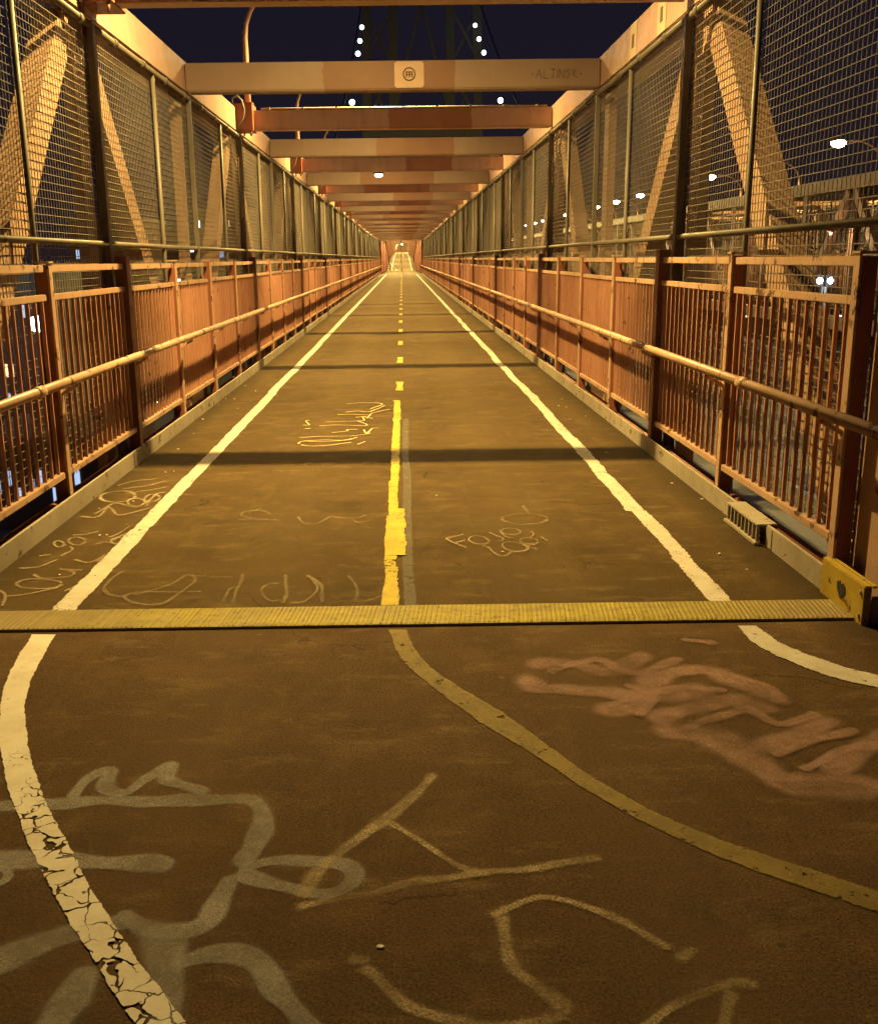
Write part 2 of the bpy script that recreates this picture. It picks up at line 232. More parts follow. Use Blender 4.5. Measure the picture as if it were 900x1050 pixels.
M['beam0'] = beam_paint('patched_beam_paint_all_pale_brightened', 5, 6, 1.6)  # lifted in colour because this beam's near face gets only bounced light
M['beamp'] = beam_paint('patched_beam_paint_brightened', None, None, 2.1)  # paler copy of the beam paint, making up for unlit near faces
M['beam2'] = beam_paint('patched_beam_paint_repainted_middle', -.66, .68, .78)

def asphalt(name='brown_worn_asphalt', tint=(1,1,1), seams=True):
    t = NT(name); p = t.pos()
    big = t.noise(p, .55, 5, .6); mid = t.noise(p, 3.2, 6, .65); fine = t.noise(p, 150, 4, .8); fin2 = t.noise(p, 90, 3, .6)
    col = t.mix(t.ramp(big, .3, .7), (.088,.060,.036), (.118,.082,.049))
    col = t.mix(t.ramp(mid, .50, .74), col, (.150,.106,.064))
    # scuffed, swept streaks along the way
    st = t.noise(t.mapping(p, (7, 1.1, 1)), 1.0, 5, .7)
    col = t.mix(t.math('MULTIPLY', t.ramp(st, .55, .78), .55), col, (.175,.126,.077))
    # worn pale scuffs
    sc = t.noise(t.mapping(p, (2.2, 5.5, 1)), 1.3, 7, .75)
    col = t.mix(t.math('MULTIPLY', t.ramp(sc, .54, .72), .8), col, (.225,.185,.125))
    col = t.mix(t.ramp(t.noise(p, 1.1, 5, .7), .54, .74), col, (.066,.045,.027))
    # dark dirt along the kerbs
    sx = t.new('ShaderNodeSeparateXYZ'); t.l(p, sx.inputs[0])
    d = t.math('ABSOLUTE', t.math('SUBTRACT', sx.outputs[0], X0))
    e = t.math('ADD', d, t.math('MULTIPLY', mid, .22))
    col = t.mix(t.math('MULTIPLY', t.ramp(e, .93, .98), 0.0), col, (.03,.022,.015))
    dirt = t.new('ShaderNodeMapRange'); dirt.inputs[1].default_value = 1.84; dirt.inputs[2].default_value = 2.06
    t.l(e, dirt.inputs[0])
    col = t.mix(t.math('MULTIPLY', dirt.outputs[0], .7), col, (.032,.024,.016))
    col = t.mix(.8, col, t.mix(t.ramp(fine, .34, .68), (.22,.22,.22), (1.75,1.7,1.62)), 'MULTIPLY')
    col = t.mix(t.ramp(fin2, .70, .76), col, (.16,.13,.09))
    # aggregate showing through in worn areas, hairline cracks, gum spots and oily stains
    vs1 = t.new('ShaderNodeTexVoronoi'); vs1.inputs['Scale'].default_value = 95; t.l(p, vs1.inputs['Vector'])
    stone = t.math('MULTIPLY', t.math('LESS_THAN', vs1.outputs['Distance'], .22), t.ramp(t.noise(p, 2.6, 5, .7), .44, .62))
    col = t.mix(t.math('MULTIPLY', stone, .55), col, (.21,.165,.105))
    hv = t.new('ShaderNodeTexVoronoi', feature='DISTANCE_TO_EDGE'); hv.inputs['Scale'].default_value = .75
    nz = t.new('ShaderNodeTexNoise'); nz.inputs['Scale'].default_value = 2.5; nz.inputs['Detail'].default_value = 6; t.l(p, nz.inputs['Vector'])
    vm = t.new('ShaderNodeVectorMath', operation='SCALE'); vm.inputs['Scale'].default_value = .5; t.l(nz.outputs['Color'], vm.inputs[0])
    va = t.new('ShaderNodeVectorMath', operation='ADD'); t.l(p, va.inputs[0]); t.l(vm.outputs[0], va.inputs[1]); t.l(va.outputs[0], hv.inputs['Vector'])
    crack = t.math('MULTIPLY', t.math('LESS_THAN', hv.outputs['Distance'], .0035), t.ramp(t.noise(p, .9, 3), .52, .60))
    col = t.mix(t.math('MULTIPLY', crack, .7), col, (.022,.016,.011))
    gv = t.new('ShaderNodeTexVoronoi'); gv.inputs['Scale'].default_value = 3.2; t.l(p, gv.inputs['Vector'])
    gum = t.math('LESS_THAN', gv.outputs['Distance'], .05)
    gsel = t.new('ShaderNodeSeparateColor'); t.l(gv.outputs['Color'], gsel.inputs[0])
    col = t.mix(t.math('MULTIPLY', t.math('MULTIPLY', gum, t.math('GREATER_THAN', gsel.outputs[0], .55)), .6), col, (.035,.027,.019))
    col = t.mix(t.math('MULTIPLY', t.math('MULTIPLY', gum, t.math('LESS_THAN', gsel.outputs[0], .16)), .5), col, (.22,.175,.12))
    stn = t.noise(t.mapping(p, (1.0, .8, 1)), 1.9, 6, .7)
    col = t.mix(t.math('MULTIPLY', t.ramp(stn, .56, .68), .5), col, (.045,.032,.02))
    # two slightly polished, paler wheel tracks
    for cx in (-.72, .66):
        dd = t.math('ABSOLUTE', t.math('SUBTRACT', sx.outputs[0], cx))
        wt = t.new('ShaderNodeMapRange', interpolation_type='SMOOTHSTEP'); wt.inputs[1].default_value = .5; wt.inputs[2].default_value = .05
        t.l(t.math('ADD', dd, t.math('MULTIPLY', mid, .25)), wt.inputs[0])
        col = t.mix(t.math('MULTIPLY', wt.outputs[0], .22), col, (.16,.12,.08))
    if seams:   # faint joints between the deck slabs
        sy = t.math('ADD', sx.outputs[1], t.math('MULTIPLY', mid, .03))
        fr = t.math('FRACT', t.math('DIVIDE', t.math('SUBTRACT', sy, NODE - .42), BAY))
        col = t.mix(t.math('MULTIPLY', t.math('LESS_THAN', fr, .004), .55), col, (.03,.022,.015))
        fr2 = t.math('LESS_THAN', fr, .012)
        col = t.mix(t.math('MULTIPLY', fr2, .22), col, (.2,.15,.1))
    col = t.mix(1.0, col, tint, 'MULTIPLY')
    bump = t.math('ADD', fine, t.math('MULTIPLY', fin2, .8))
    return t.done(t.bsdf(col, .85, 0, bump, .7, .005, .14))
M['asphalt'] = asphalt(tint=(.76,.70,.44))
M['asphalt_dark'] = asphalt('dark_brown_landing_asphalt', (.96,.83,.66), False)

def line_paint(name, base, dirt, crack=.5, jag=.22, keep=1.0, worn=.62, near=False):
    """road paint: cracked, chipped at its edges; UV u runs -1..1 across"""
    t = NT(name); p = t.pos()
    uv = t.new('ShaderNodeUVMap').outputs[0]
    sx = t.new('ShaderNodeSeparateXYZ'); t.l(uv, sx.inputs[0])
    u = t.math('ABSOLUTE', sx.outputs[0])
    n = t.noise(p, 34, 5, .7)
    nl = t.math('SUBTRACT', t.noise(p, 4.5, 4, .65), .42)
    edge = t.math('LESS_THAN', t.math('ADD', t.math('ADD', u, t.math('MULTIPLY', t.math('SUBTRACT', n, .3), jag)), t.math('MULTIPLY', nl, jag*1.4)), .97)
    vo = t.new('ShaderNodeTexVoronoi', feature='DISTANCE_TO_EDGE'); vo.inputs['Scale'].default_value = 14
    wp = t.new('ShaderNodeVectorMath', operation='ADD')
    nz = t.new('ShaderNodeTexNoise'); nz.inputs['Scale'].default_value = 14
    t.l(p, nz.inputs['Vector'])
    sv = t.new('ShaderNodeVectorMath', operation='SCALE'); sv.inputs['Scale'].default_value = .10
    t.l(nz.outputs['Color'], sv.inputs[0]); t.l(p, wp.inputs[0]); t.l(sv.outputs[0], wp.inputs[1])
    t.l(wp.outputs[0], vo.inputs['Vector'])
    area = t.noise(p, 1.6, 3)
    thick = t.math('MULTIPLY', t.ramp(area, crack, crack + .16), .085)
    thick = t.math('MULTIPLY', thick, t.ramp(t.noise(p, 13, 3), .38, .62))
    if near:    # the paint has broken up along its last metre
        sy = t.new('ShaderNodeSeparateXYZ'); t.l(p, sy.inputs[0])
        mr = t.new('ShaderNodeMapRange'); mr.inputs[1].default_value = 3.0; mr.inputs[2].default_value = 2.35
        t.l(sy.outputs[1], mr.inputs[0]); thick = t.math('MULTIPLY', thick, mr.outputs[0])
    solid = t.math('GREATER_THAN', vo.outputs['Distance'], thick)
    flake = t.math('LESS_THAN', t.noise(p, 21, 6, .72), worn)
    a = t.math('MULTIPLY', t.math('MULTIPLY', edge, solid), flake)
    if keep < 1: a = t.math('MULTIPLY', a, keep)
    n2 = t.noise(p, 6, 6, .7); n3 = t.noise(p, 170, 2)
    col = t.mix(t.ramp(n2, .42, .74), base, dirt)
    col = t.mix(.3, col, t.mix(n3, (.4,.4,.4), (1.2,1.2,1.2)), 'MULTIPLY')
    sh = t.bsdf(col, .7, 0, n3, .3, .002)
    tr = t.new('ShaderNodeBsdfTransparent'); mx = t.new('ShaderNodeMixShader')
    t.l(a, mx.inputs[0]); t.l(tr.outputs[0], mx.inputs[1]); t.l(sh, mx.inputs[2])
    return t.done(mx.outputs[0])
M['white'] = line_paint('old_white_line_paint', (.58,.54,.48), (.42,.37,.29), .54, .5, worn=.635)
M['whitecrack'] = line_paint('cracked_white_line_paint', (.76,.71,.62), (.60,.53,.42), .42, .3, worn=.66, near=True)
M['yellow'] = line_paint('old_yellow_line_paint', (.50,.385,.014), (.33,.25,.025), .52, .6, worn=.62)
M['wornyellow'] = line_paint('rubbed_yellow_line_paint', (.36,.26,.06), (.17,.125,.05), .6, .4, keep=.6, worn=.60)
M['ghost'] = line_paint('ghost_of_removed_line', (.15,.125,.09), (.10,.085,.06), .7, .5, keep=.55, worn=.6)

def spray(name, col, dense, grit, core=.62, grain=.5, wear=.3, soft=.25):
    """sprayed stroke: dense core up to `core` of the ribbon's half width, then overspray speckle; rubbed away in patches"""
    t = NT(name); p = t.pos()
    uv = t.new('ShaderNodeUVMap').outputs[0]
    sx = t.new('ShaderNodeSeparateXYZ'); t.l(uv, sx.inputs[0])
    e = t.math('SUBTRACT', 1.0, sx.outputs[1])
    u = t.math('SQRT', t.math('ADD', t.math('MULTIPLY', sx.outputs[0], sx.outputs[0]), t.math('MULTIPLY', e, e)))
    big = t.noise(p, 6.5, 5, .65); fine = t.noise(p, grit, 4, .75); pat = t.noise(p, 2.7, 6, .72)
    ue = t.math('ADD', u, t.math('MULTIPLY', t.math('SUBTRACT', big, .5), .42))
    mr = t.new('ShaderNodeMapRange', interpolation_type='SMOOTHSTEP')
    mr.inputs[1].default_value = core + soft*.5; mr.inputs[2].default_value = core - soft*.5
    t.l(ue, mr.inputs[0])
    g2 = t.new('ShaderNodeMapRange'); g2.inputs[1].default_value = .38; g2.inputs[2].default_value = .62
    t.l(fine, g2.inputs[0])
    k = t.math('MULTIPLY', mr.outputs[0], t.math('ADD', t.math('MULTIPLY', g2.outputs[0], grain), 1-grain))
    # overspray: sparse specks that thin out to the edge of the ribbon
    fall = t.new('ShaderNodeMapRange'); fall.inputs[1].default_value = 1.0; fall.inputs[2].default_value = .35
    t.l(u, fall.inputs[0])
    sp = t.new('ShaderNodeMapRange'); sp.inputs[1].default_value = .56; sp.inputs[2].default_value = .64
    t.l(t.math('ADD', t.noise(p, grit*.8, 2, .5), t.math('MULTIPLY', fall.outputs[0], .06)), sp.inputs[0])
    halo = t.math('MULTIPLY', t.math('MULTIPLY', sp.outputs[0], fall.outputs[0]), .55)
    halo = t.math('ADD', halo, t.math('MULTIPLY', t.math('MULTIPLY', fall.outputs[0], fall.outputs[0]), .10))
    a = t.math('MAXIMUM', k, halo)
    wr = t.ramp(pat, .60, .40, (1,1,1,1), (1-wear,)*3 + (1,)) if False else t.ramp(pat, .38, .60, (1-wear,)*3 + (1,), (1,1,1,1))
    a = t.math('MULTIPLY', t.math('MULTIPLY', a, wr), t.math('MULTIPLY', t.math('ADD', big, .5), dense), True)
    sh = t.bsdf(col, .8, 0, fine, .4, .003)
    tr = t.new('ShaderNodeBsdfTransparent'); mx = t.new('ShaderNodeMixShader')
    t.l(a, mx.inputs[0]); t.l(tr.outputs[0], mx.inputs[1]); t.l(sh, mx.inputs[2])
    return t.done(mx.outputs[0])
M['g_grey'] = spray('pale_grey_spray_paint', (.33,.30,.275), .95, 200, .62, .55, .55, .30)
M['g_beige'] = spray('sandy_spray_paint', (.47,.36,.21), 1.0, 190, .50, .8, .85, .5)
M['g_pink'] = spray('dusty_pink_spray_paint', (.40,.235,.195), .82, 210, .66, .55, .75, .6)
M['g_pen'] = spray('pale_paint_pen', (.54,.44,.29), .58, 160, .72, .5, .65, .5)
M['g_faint'] = spray('faint_chalky_marks', (.44,.35,.22), .40, 130, .70, .6, .7, .5)
M['g_yel'] = spray('yellowish_paint_pen', (.76,.60,.30), 1.0, 120, .72, .4, .4, .4)

def emit(name, col, s):
    t = NT(name); e = t.new('ShaderNodeEmission'); e.inputs[0].default_value = (*col, 1); e.inputs[1].default_value = s
    return t.done(e.outputs[0])
M['lens'] = emit('glowing_sodium_lens', (1, .76, .46), 45)
M['lens_small'] = emit('glowing_small_lamp_lens', (1, .80, .52), 6)
M['cool'] = emit('glowing_cool_lamp', (.72, .86, 1), 14)
M['coolbig'] = emit('glowing_cool_floodlight', (.80, .90, 1), 30)
M['bead'] = emit('glowing_cable_bead', (.72, .98, .95), 10)
M['head'] = emit('glowing_headlamp', (1, .78, .42), 14)
M['win_warm'] = emit('lit_window_warm', (1, .66, .30), 2.2)
M['win_cool'] = emit('lit_window_cool', (.55, .70, 1), .9)
M['win_white'] = emit('lit_window_white', (.95, .97, 1), 5.0)

def plain(name, a, b, scale=2, rough=.8):
    t = NT(name); p = t.pos(); n = t.noise(p, scale, 5)
    return t.done(t.bsdf(t.mix(t.ramp(n, .3, .7), a, b), rough, 0, n, .2))
M['ground'] = plain('dark_city_ground', (.05,.05,.05), (.08,.075,.07), .05)
M['street'] = plain('street_asphalt', (.045,.045,.047), (.06,.06,.06), .4)
M['track'] = plain('grey_trackbed_concrete', (.20,.20,.22), (.30,.30,.32), 1.2)
M['steelrail'] = plain('polished_running_rail', (.40,.40,.42), (.30,.30,.30), 3, .35)
M['brick'] = plain('brown_brick_wall', (.16,.10,.08), (.20,.13,.10), .6)
M['stucco'] = plain('grey_stucco_wall', (.22,.21,.20), (.28,.27,.26), .6)
M['car'] = plain('dark_car_paint', (.05,.055,.07), (.06,.06,.075), .5, .3)
M['tyre'] = plain('black_rubber', (.02,.02,.02), (.03,.03,.03), 3)
M['glass'] = plain('dark_car_glass', (.02,.02,.025), (.03,.03,.03), 1, .1)
M['paper'] = plain('pale_paper', (.7,.66,.58), (.6,.55,.46), 30)
M['stickerdark'] = plain('faded_marker_ink', (.12,.07,.05), (.17,.105,.075), 30)
M['palepatch'] = paint('pale_overpainted_patch', (.56,.39,.29), (.50,.33,.24), .55, chips=.75, streak=False)
M['creampatch'] = paint('cream_sticker_paper', (.66,.52,.36), (.58,.44,.30), .6, chips=.72, streak=False)

# ------------------------------------------------------------------ ground, deck
g_ = MB(); g_.box(-3000, 3000, -400, 4000, -15.6, -15)
struct(link('ground', g_.mesh('ground', M['ground'])))
s_ = MB(); s_.box(-31.5, -22, -100, 900, -15, -14.99)
struct(link('street', s_.mesh('street', M['street'])))

K_IN = 1.965      # inner face of the kerb from the middle
d_ = MB(); d_.box(X0-K_IN, X0+K_IN, 4.23, END_Y, -.22, 0.0)
struct(link('walkway_deck', d_.mesh('walkway_deck', M['asphalt'])))
d_ = MB(); d_.prism([(X0-K_IN, -9), (9, -9), (9, 3.985), (X0-K_IN, 3.985)], 'z', -.22, -.006)
struct(link('landing_deck', d_.mesh('landing_deck', M['asphalt_dark'])))
d_ = MB(); d_.box(X0-K_IN, X0+K_IN, 3.985, 4.23, -.22, -.03)
struct(link('joint_floor', d_.mesh('joint_floor', M['black'])))

# ridged expansion-joint plate right across the path
pl = MB(); pl.box(X0-K_IN+.005, X0+K_IN-.005, 3.99, 4.225, -.03, .006)
xx = X0-K_IN+.02; random.seed(3)
while xx < X0+K_IN-.045:
    h = .0088 + random.uniform(-.001, .001); sk = .02
    v = [(xx, 3.995, .006), (xx+.013, 3.995, .006), (xx+.013+sk, 4.22, .006), (xx+sk, 4.22, .006),
         (xx+.004, 3.998, h), (xx+.009, 3.998, h), (xx+.009+sk, 4.217, h), (xx+.004+sk, 4.217, h)]
    pl._add(v, [(4,5,6,7),(0,1,5,4),(1,2,6,5),(2,3,7,6),(3,0,4,7)])
    xx += random.uniform(.018, .023)
def joint_paint():
    t = NT('worn_yellow_joint_paint'); p = t.pos()
    a = t.noise(t.mapping(p, (2.0, 9, 1)), 1.0, 5, .65); b = t.noise(p, 26, 5, .7)
    col = t.mix(t.ramp(a, .36, .62), (.375,.305,.02), (.24,.19,.035))
    col = t.mix(t.ramp(b, .54, .66), col, (.17,.12,.045))
    sx = t.new('ShaderNodeSeparateXYZ'); t.l(p, sx.inputs[0])
    ends = t.ramp(t.math('ADD', t.math('MULTIPLY', t.math('ABSOLUTE', sx.outputs[0]), .5), t.math('MULTIPLY', b, .25)), .62, .98)
    col = t.mix(t.math('MULTIPLY', ends, .85), col, (.20,.145,.06))
    return t.done(t.bsdf(col, .6, 0, b, .3, .004))
jp = link('expansion_joint_plate', pl.mesh('expansion_joint_plate', joint_paint()))
tag(jp, 'ridged worn yellow steel joint plate running right across the path', 'joint plate')

# ------------------------------------------------------------------ painted markings
def ribbon(left, right, z0, dz=0.0):
    me = bpy.data.meshes.new('ribbon'); n = len(left); vs = []; fs = []; uvs = []
    for i in range(n):
        z = z0 + dz * i
        l, r = Vector((*left[i], z)), Vector((*right[i], z))
        vs += [l, (l + r) / 2, r]
        v = i / (n - 1)
        uvs += [(-1, v), (0, v), (1, v)]
    for i in range(n - 1):
        for k in (0, 1): fs.append((3*i+k, 3*i+k+1, 3*i+k+4, 3*i+k+3))
    me.from_pydata([tuple(v) for v in vs], [], fs)
    ul = me.uv_layers.new(name='UVMap')
    for lp in me.loops: ul.data[lp.index].uv = uvs[lp.vertex_index]
    me.update()
    if me.polygons[0].normal.z < 0: me.flip_normals()
    return me
def spline(pts, step):
    """Catmull-Rom through the points, resampled about every `step` metres"""
    p = [Vector((*q, 0)) for q in pts]; out = []
    for i in range(len(p) - 1):
        a = p[i-1] if i else p[i]*2 - p[i+1]; b, c = p[i], p[i+1]
        d = p[i+2] if i + 2 < len(p) else c*2 - b
        k = max(2, int((c - b).length / step))
        for j in range(k):
            t = j / k
            out.append(.5*((2*b) + (c-a)*t + (2*a-5*b+4*c-d)*t*t + (3*b-a-3*c+d)*t**3))
    out.append(p[-1]); return out
def straight(x0, x1, y0, y1, step=1.0, wob=0.0):
    n = max(2, int((y1-y0)/step)); L = []; R = []
    for i in range(n+1):
        y = y0 + (y1-y0)*i/n; o = random.uniform(-wob, wob)
        L.append((x0+o, y)); R.append((x1+o, y))
    return L, R
def stepped(x0, x1, y0, y1, seg, wob):
    """line laid in short lengths, each a little out of line and of its own width"""
    L = []; R = []; y = y0
    while y < y1 - .05:
        e = min(y1, y + random.uniform(*seg)); o = random.uniform(-wob, wob); w = random.uniform(-wob, wob)*.6
        m = (y+e)/2; b = random.uniform(-wob, wob)*.4
        L += [(x0+o-w, y), (x0+o+b, m), (x0+o-w*.5, e-.012)]; R += [(x1+o+w, y), (x1+o+b+w, m), (x1+o+w*.3, e-.012)]
        y = e
    return L, R
def smooth_pair(c):
    L = [(v.x, v.y) for v in spline(c[0], .02)]; n = len(L)
    Rr = spline(c[1], .02); R = []
    for i in range(n):
        # pair by fraction
        q = i*(len(Rr)-1)/(n-1); a = int(q); b = min(a+1, len(Rr)-1); v = Rr[a].lerp(Rr[b], q-a); R.append((v.x, v.y))
    return L, R
def marking(name, me, mat, label):
    me.materials.append(mat); me.name = name
    return struct(link(name, me), label)
random.seed(11)
marking('edge_line', ribbon(*stepped(-1.59, -1.465, 4.23, END_Y, (.7, 2.2), .007), .004), M['white'], 'straight white line along the left edge of the path')
marking('edge_line', ribbon(*stepped(1.345, 1.46, 4.23, END_Y, (.45, 1.3), .014), .004), M['white'], 'straight white line along the right edge of the path')
marking('edge_line', ribbon(*smooth_pair(LEFT_CURVE), -.002), M['whitecrack'], 'cracked white line curving across the near left corner')
marking('edge_line', ribbon(*smooth_pair(RIGHT_CURVE), -.002), M['white'], 'white line curving away to the right before the joint plate')
marking('centre_line', ribbon(*smooth_pair(YELLOW_CURVE), -.002), M['wornyellow'], 'rubbed yellow line curving to the lower right corner')
marking('centre_line', ribbon(*stepped(-.115, -.035, 4.23, 10.9, (.3, .8), .008), .0065), M['yellow'], 'solid yellow line beyond the joint plate')
marking('centre_line_overlap', ribbon(*straight(-.112, .012, 5.0, 6.0, .25, .004), .0085), M['yellow'], 'wider repainted length of yellow line')
marking('old_centre_line', ribbon(*straight(-.02, .045, 4.23, 9.6, .5, .006), .004), M['ghost'], 'grey ghost of an older centre line')
y = 11.75; k = 0
while y < END_Y - 1:
    w = random.uniform(-.006, .006)
    me = ribbon([(-.1+w, y), (-.1-w, y+.45), (-.1+w, y+.86)], [(.005, y+random.uniform(-.03, .03)), (.005+w, y+.45), (.005-w, y+.86+random.uniform(-.04, .04))], .004)
    me.materials.append(M['yellow'])
    o = link('centre_line_dash', me); struct(o)
    y += 3.2; k += 1

TAGS = {
 'grey': ('g_grey', 'large pale grey looping spray tag on the near left asphalt'),
 'beige': ('g_beige', 'rough sandy spray scrawl with an S shape on the near asphalt'),
 'pink': ('g_pink', 'broad pink spray tag on the asphalt right of the curved yellow line'),
 'oval': ('g_pen', 'pale looping pen tag between the left kerb and the white line'),
 'word': ('g_pen', 'pale handwritten letters beside the left kerb just before the joint plate'),
 'cursive': ('g_faint', 'faint wide cursive scrawl just beyond the joint plate left of the yellow line'),
 'faint': ('g_faint', 'small faint looping scribble in the middle of the left lane'),
 'wave': ('g_faint', 'small faint wavy scribble left of the solid yellow line'),
 'scrawl': ('g_yel', 'dense yellowish wavy scrawl beside the top of the solid yellow line'),
 'foye': ('g_pen', 'small handwritten pale word in the right lane'),
 'ring': ('g_faint', 'faint flattened ring drawn above the small word in the right lane'),
}
zl = .0012
WIDE = {'grey': 1.85, 'beige': 2.1, 'pink': 1.65}
for key, strokes in GRAFFITI.items():
    mk, label = TAGS[key]
    b = MB(); uv_all = []; me = bpy.data.meshes.new('graffiti_tag'); vs = []; fs = []
    for w, pts in strokes:
        step = max(.008, w * .3); c = spline(pts, step); n = len(c); base = len(vs); zl += .00012
        for i, p in enumerate(c):
            p = p + Vector((math.sin(i*step*23 + w*700), math.cos(i*step*31 + w*400), 0))*min(w*.22, .0035)
            t = (c[min(i+1, n-1)] - c[max(i-1, 0)]).normalized(); q = Vector((-t.y, t.x, 0))
            ww = w*.5*WIDE.get(key, 1.2)*(1 + .16*math.sin(i*step*17 + w*90) + .10*math.sin(i*step*41 + w*50))
            lowered = -.006 if p.y < 4.0 else 0
            z = zl + .0018*i/n + lowered
            for u in (-1, 0, 1):
                vs.append((p.x + q.x*ww*u, p.y + q.y*ww*u, z)); uv_all.append((u, min(1, min(i, n-1-i)*step/(ww+1e-5))))
        for i in range(n-1):
            for kk in (0, 1): fs.append((base+3*i+kk, base+3*i+kk+1, base+3*i+kk+4, base+3*i+kk+3))
    me.from_pydata(vs, [], fs); ul = me.uv_layers.new(name='UVMap')
    for lp in me.loops: ul.data[lp.index].uv = uv_all[lp.vertex_index]
    me.materials.append(M[mk])
    tag(link('graffiti_tag', me), label, 'graffiti')

# small litter on the deck
lit = [(-.07,1.957,'tiny pale paper scrap on the near asphalt below the sandy scrawl'), (.505,5.054,'tiny pale scrap on the asphalt nearer than the small handwritten word'),
       (.203,6.365,'tiny pale scrap on the asphalt beyond the small handwritten word'), (1.447,5.06,'crumpled paper scrap between the right white line and the kerb drain')]
for i, (x, y, lab) in enumerate(lit):
    b = MB(); z = -.005 if y < 3.98 else .001
    b.prism([(-.009,-.005),(.004,-.007),(.010,.001),(.003,.006),(-.007,.005)], 'z', .0005, .003)
    o = link('paper_scrap', b.mesh('paper_scrap', M['paper'], .0008), None, (x, y, z)); o.rotation_euler = (.02, .03, i*1.1)
    tag(o, lab, 'litter')

random.seed(31)
spk = MB(); spk.prism([(-.007,-.004),(.005,-.006),(.008,.002),(-.002,.006)], 'z', .0005, .004); SPK = spk.mesh('litter_speck', M['paper'], .0006)
for sd, lab, n in ((-1, 'tiny pale litter speck on the deck along the left kerb', 16), (1, 'tiny pale litter speck on the deck along the right kerb', 12)):
    for i in range(n):
        o = link('litter_speck', SPK, None, (X0 + sd*random.uniform(1.62, 1.94), random.uniform(4.6, 12.5), .001))
        o.rotation_euler = (0, 0, random.uniform(0, 6)); o.scale = (random.uniform(.6, 1.6),)*3
        tag(o, lab, 'litter', 'litter specks along the ' + ('left' if sd < 0 else 'right') + ' kerb')

# ------------------------------------------------------------------ kerbs
def kerb(s, y0, y1, label, gap=None):
    b = MB(); random.seed(5)
    y = y0
    while y < y1 - .01:
        e = min(y + BAY*2, y1)
        segs = [(y, e)]
        if gap and y < gap[0] < e: segs = [(y, gap[0]), (gap[1], e)]
        for a, c in segs:
            xa, xb = sorted((X0 + s*K_IN, X0 + s*(K_IN+.018)))
            b.box(xa, xb, a+.003, c-.003, -.20, .115)
            xa, xb = sorted((X0 + s*(K_IN-.004), X0 + s*(K_IN-.0005)))
            b.box(xa, xb, c-.09, c-.008, .004, .109)      # splice plate
        y = e
    o = link('kerb', b.mesh('kerb', M['kerb'], .003)); struct(o, label); return o
kerb(-1, -6, END_Y, 'tan steel kerb plate along the left edge of the path')
kerb(1, 4.36, END_Y, 'tan steel kerb plate along the right edge of the path', (5.10, 5.62))
b = MB(); b.box(X0+K_IN+.03, 9, 3.93, 3.95, -.2, .115)
struct(link('kerb', b.mesh('kerb', M['kerb'], .003)), 'tan steel kerb plate turning off to the right')

# drain scupper in the right kerb
dr = root('kerb_drain', (X0+K_IN, 5.36, 0), 'slotted steel drain box set into the right kerb', 'drain')
b = MB(); b.box(-.05, .06, -.255, .255, .105, .117); link('top_plate', b.mesh('top_plate', M['kerb'], .003), dr)
b = MB(); b.box(-.06, -.02, -.26, .26, .002, .020); link('sill', b.mesh('sill', M['kerb'], .003), dr)
b = MB(); b.box(.05, .06, -.25, .25, .0, .104); link('back_plate', b.mesh('back_plate', M['black']), dr)
bm_ = MB(); bm_.box(-.046, -.030, -.006, .006, .021, .104); me = bm_.mesh('bar', M['kerb'])
for i in range(9): link('bar', me, dr, (0, -.24 + .48*i/8, 0))
# yellow end plate with a cut-out
ey = root('end_plate', (X0+K_IN, 4.14, 0), 'yellow steel kerb end plate with a dark cut-out hole', 'end plate')
b = MB(); b.box(-.012, .02, -.215, .215, -.03, .165)
b.box(.02, .045, -.215, .215, .155, .165)
link('plate', b.mesh('plate', M['yellowsteel'], .004), ey)
b = MB(); b.prism([(-.045,.075),(0,.04),(.035,.075),(.04,.105),(.012,.118),(-.002,.104),(-.022,.115),(-.044,.10)], 'x', -.0155, -.0125)
link('hole', b.mesh('hole', M['black']), ey)
b = MB(); b.prism([(.01*math.cos(a*PI/4), .01*math.sin(a*PI/4)) for a in range(8)], 'x', -.020, -.0125)
me = b.mesh('bolt', M['galv'])
link('bolt', me, ey, (0, -.185, .13)); link('bolt', me, ey, (0, -.185, .03))

# ------------------------------------------------------------------ railings
P_X = 2.02
PANEL = BAY/2
def post_mesh(big):
    b = MB()
    if big:
        b.box(-.045, .045, -.05, .05, -.22, 1.545)
        b.box(-.06, .06, -.065, .065, -.22, -.0)
    else:   # angle section: inner leg faces the path
        b.box(-.033, -.021, -.030, .030, -.22, 1.50)
        b.box(-.040, .045, -.040, .040, 1.50, 1.512)
    return b.mesh('post', M['rail'] if not big else M['brown'], .002)  # large posts darker in colour for the beam shadow they stand in
b = MB(); b.box(-.0205, .045, -.030, -.018, -.22, 1.49); WEB = b.mesh('post_web', M['oxide'], .002)  # maroon web, darker than the inner leg: its unlit side is in the paint
POST = {0: post_mesh(False), 1: post_mesh(True)}
G = .055
b = MB(); b.box(-.011, .011, G, PANEL-G, 1.445, 1.487); TOP = b.mesh('top_rail', M['rail'], .003)
b = MB(); b.box(-.013, .013, G, PANEL-G, 1.282, 1.320); MID = b.mesh('middle_rail', M['rail'], .003)
b = MB(); b.box(-.022, .022, G, PANEL-G, .225, .262); BOT = b.mesh('bottom_rail', M['rail'], .003)
b = MB(); b.box(-.0095, .0095, -.0065, .0065, .262, 1.282); PICK = b.mesh('picket', M['red'])
NP = 14
b = MB()
for i in range(NP):
    yy = G + (PANEL-2*G)*(i+.5)/NP; b.box(-.0095, .0095, yy-.0065, yy+.0065, .262, 1.282)
PICKROW = b.mesh('picket_row', M['red'])
b = MB(); b.bar((-.135,0,.79), (-.01,0,.72), .02, .03, (0,1,0)); b.box(-.012, .0, -.02, .02, .66, .76)
BRACK = b.mesh('handrail_bracket', M['rail'])
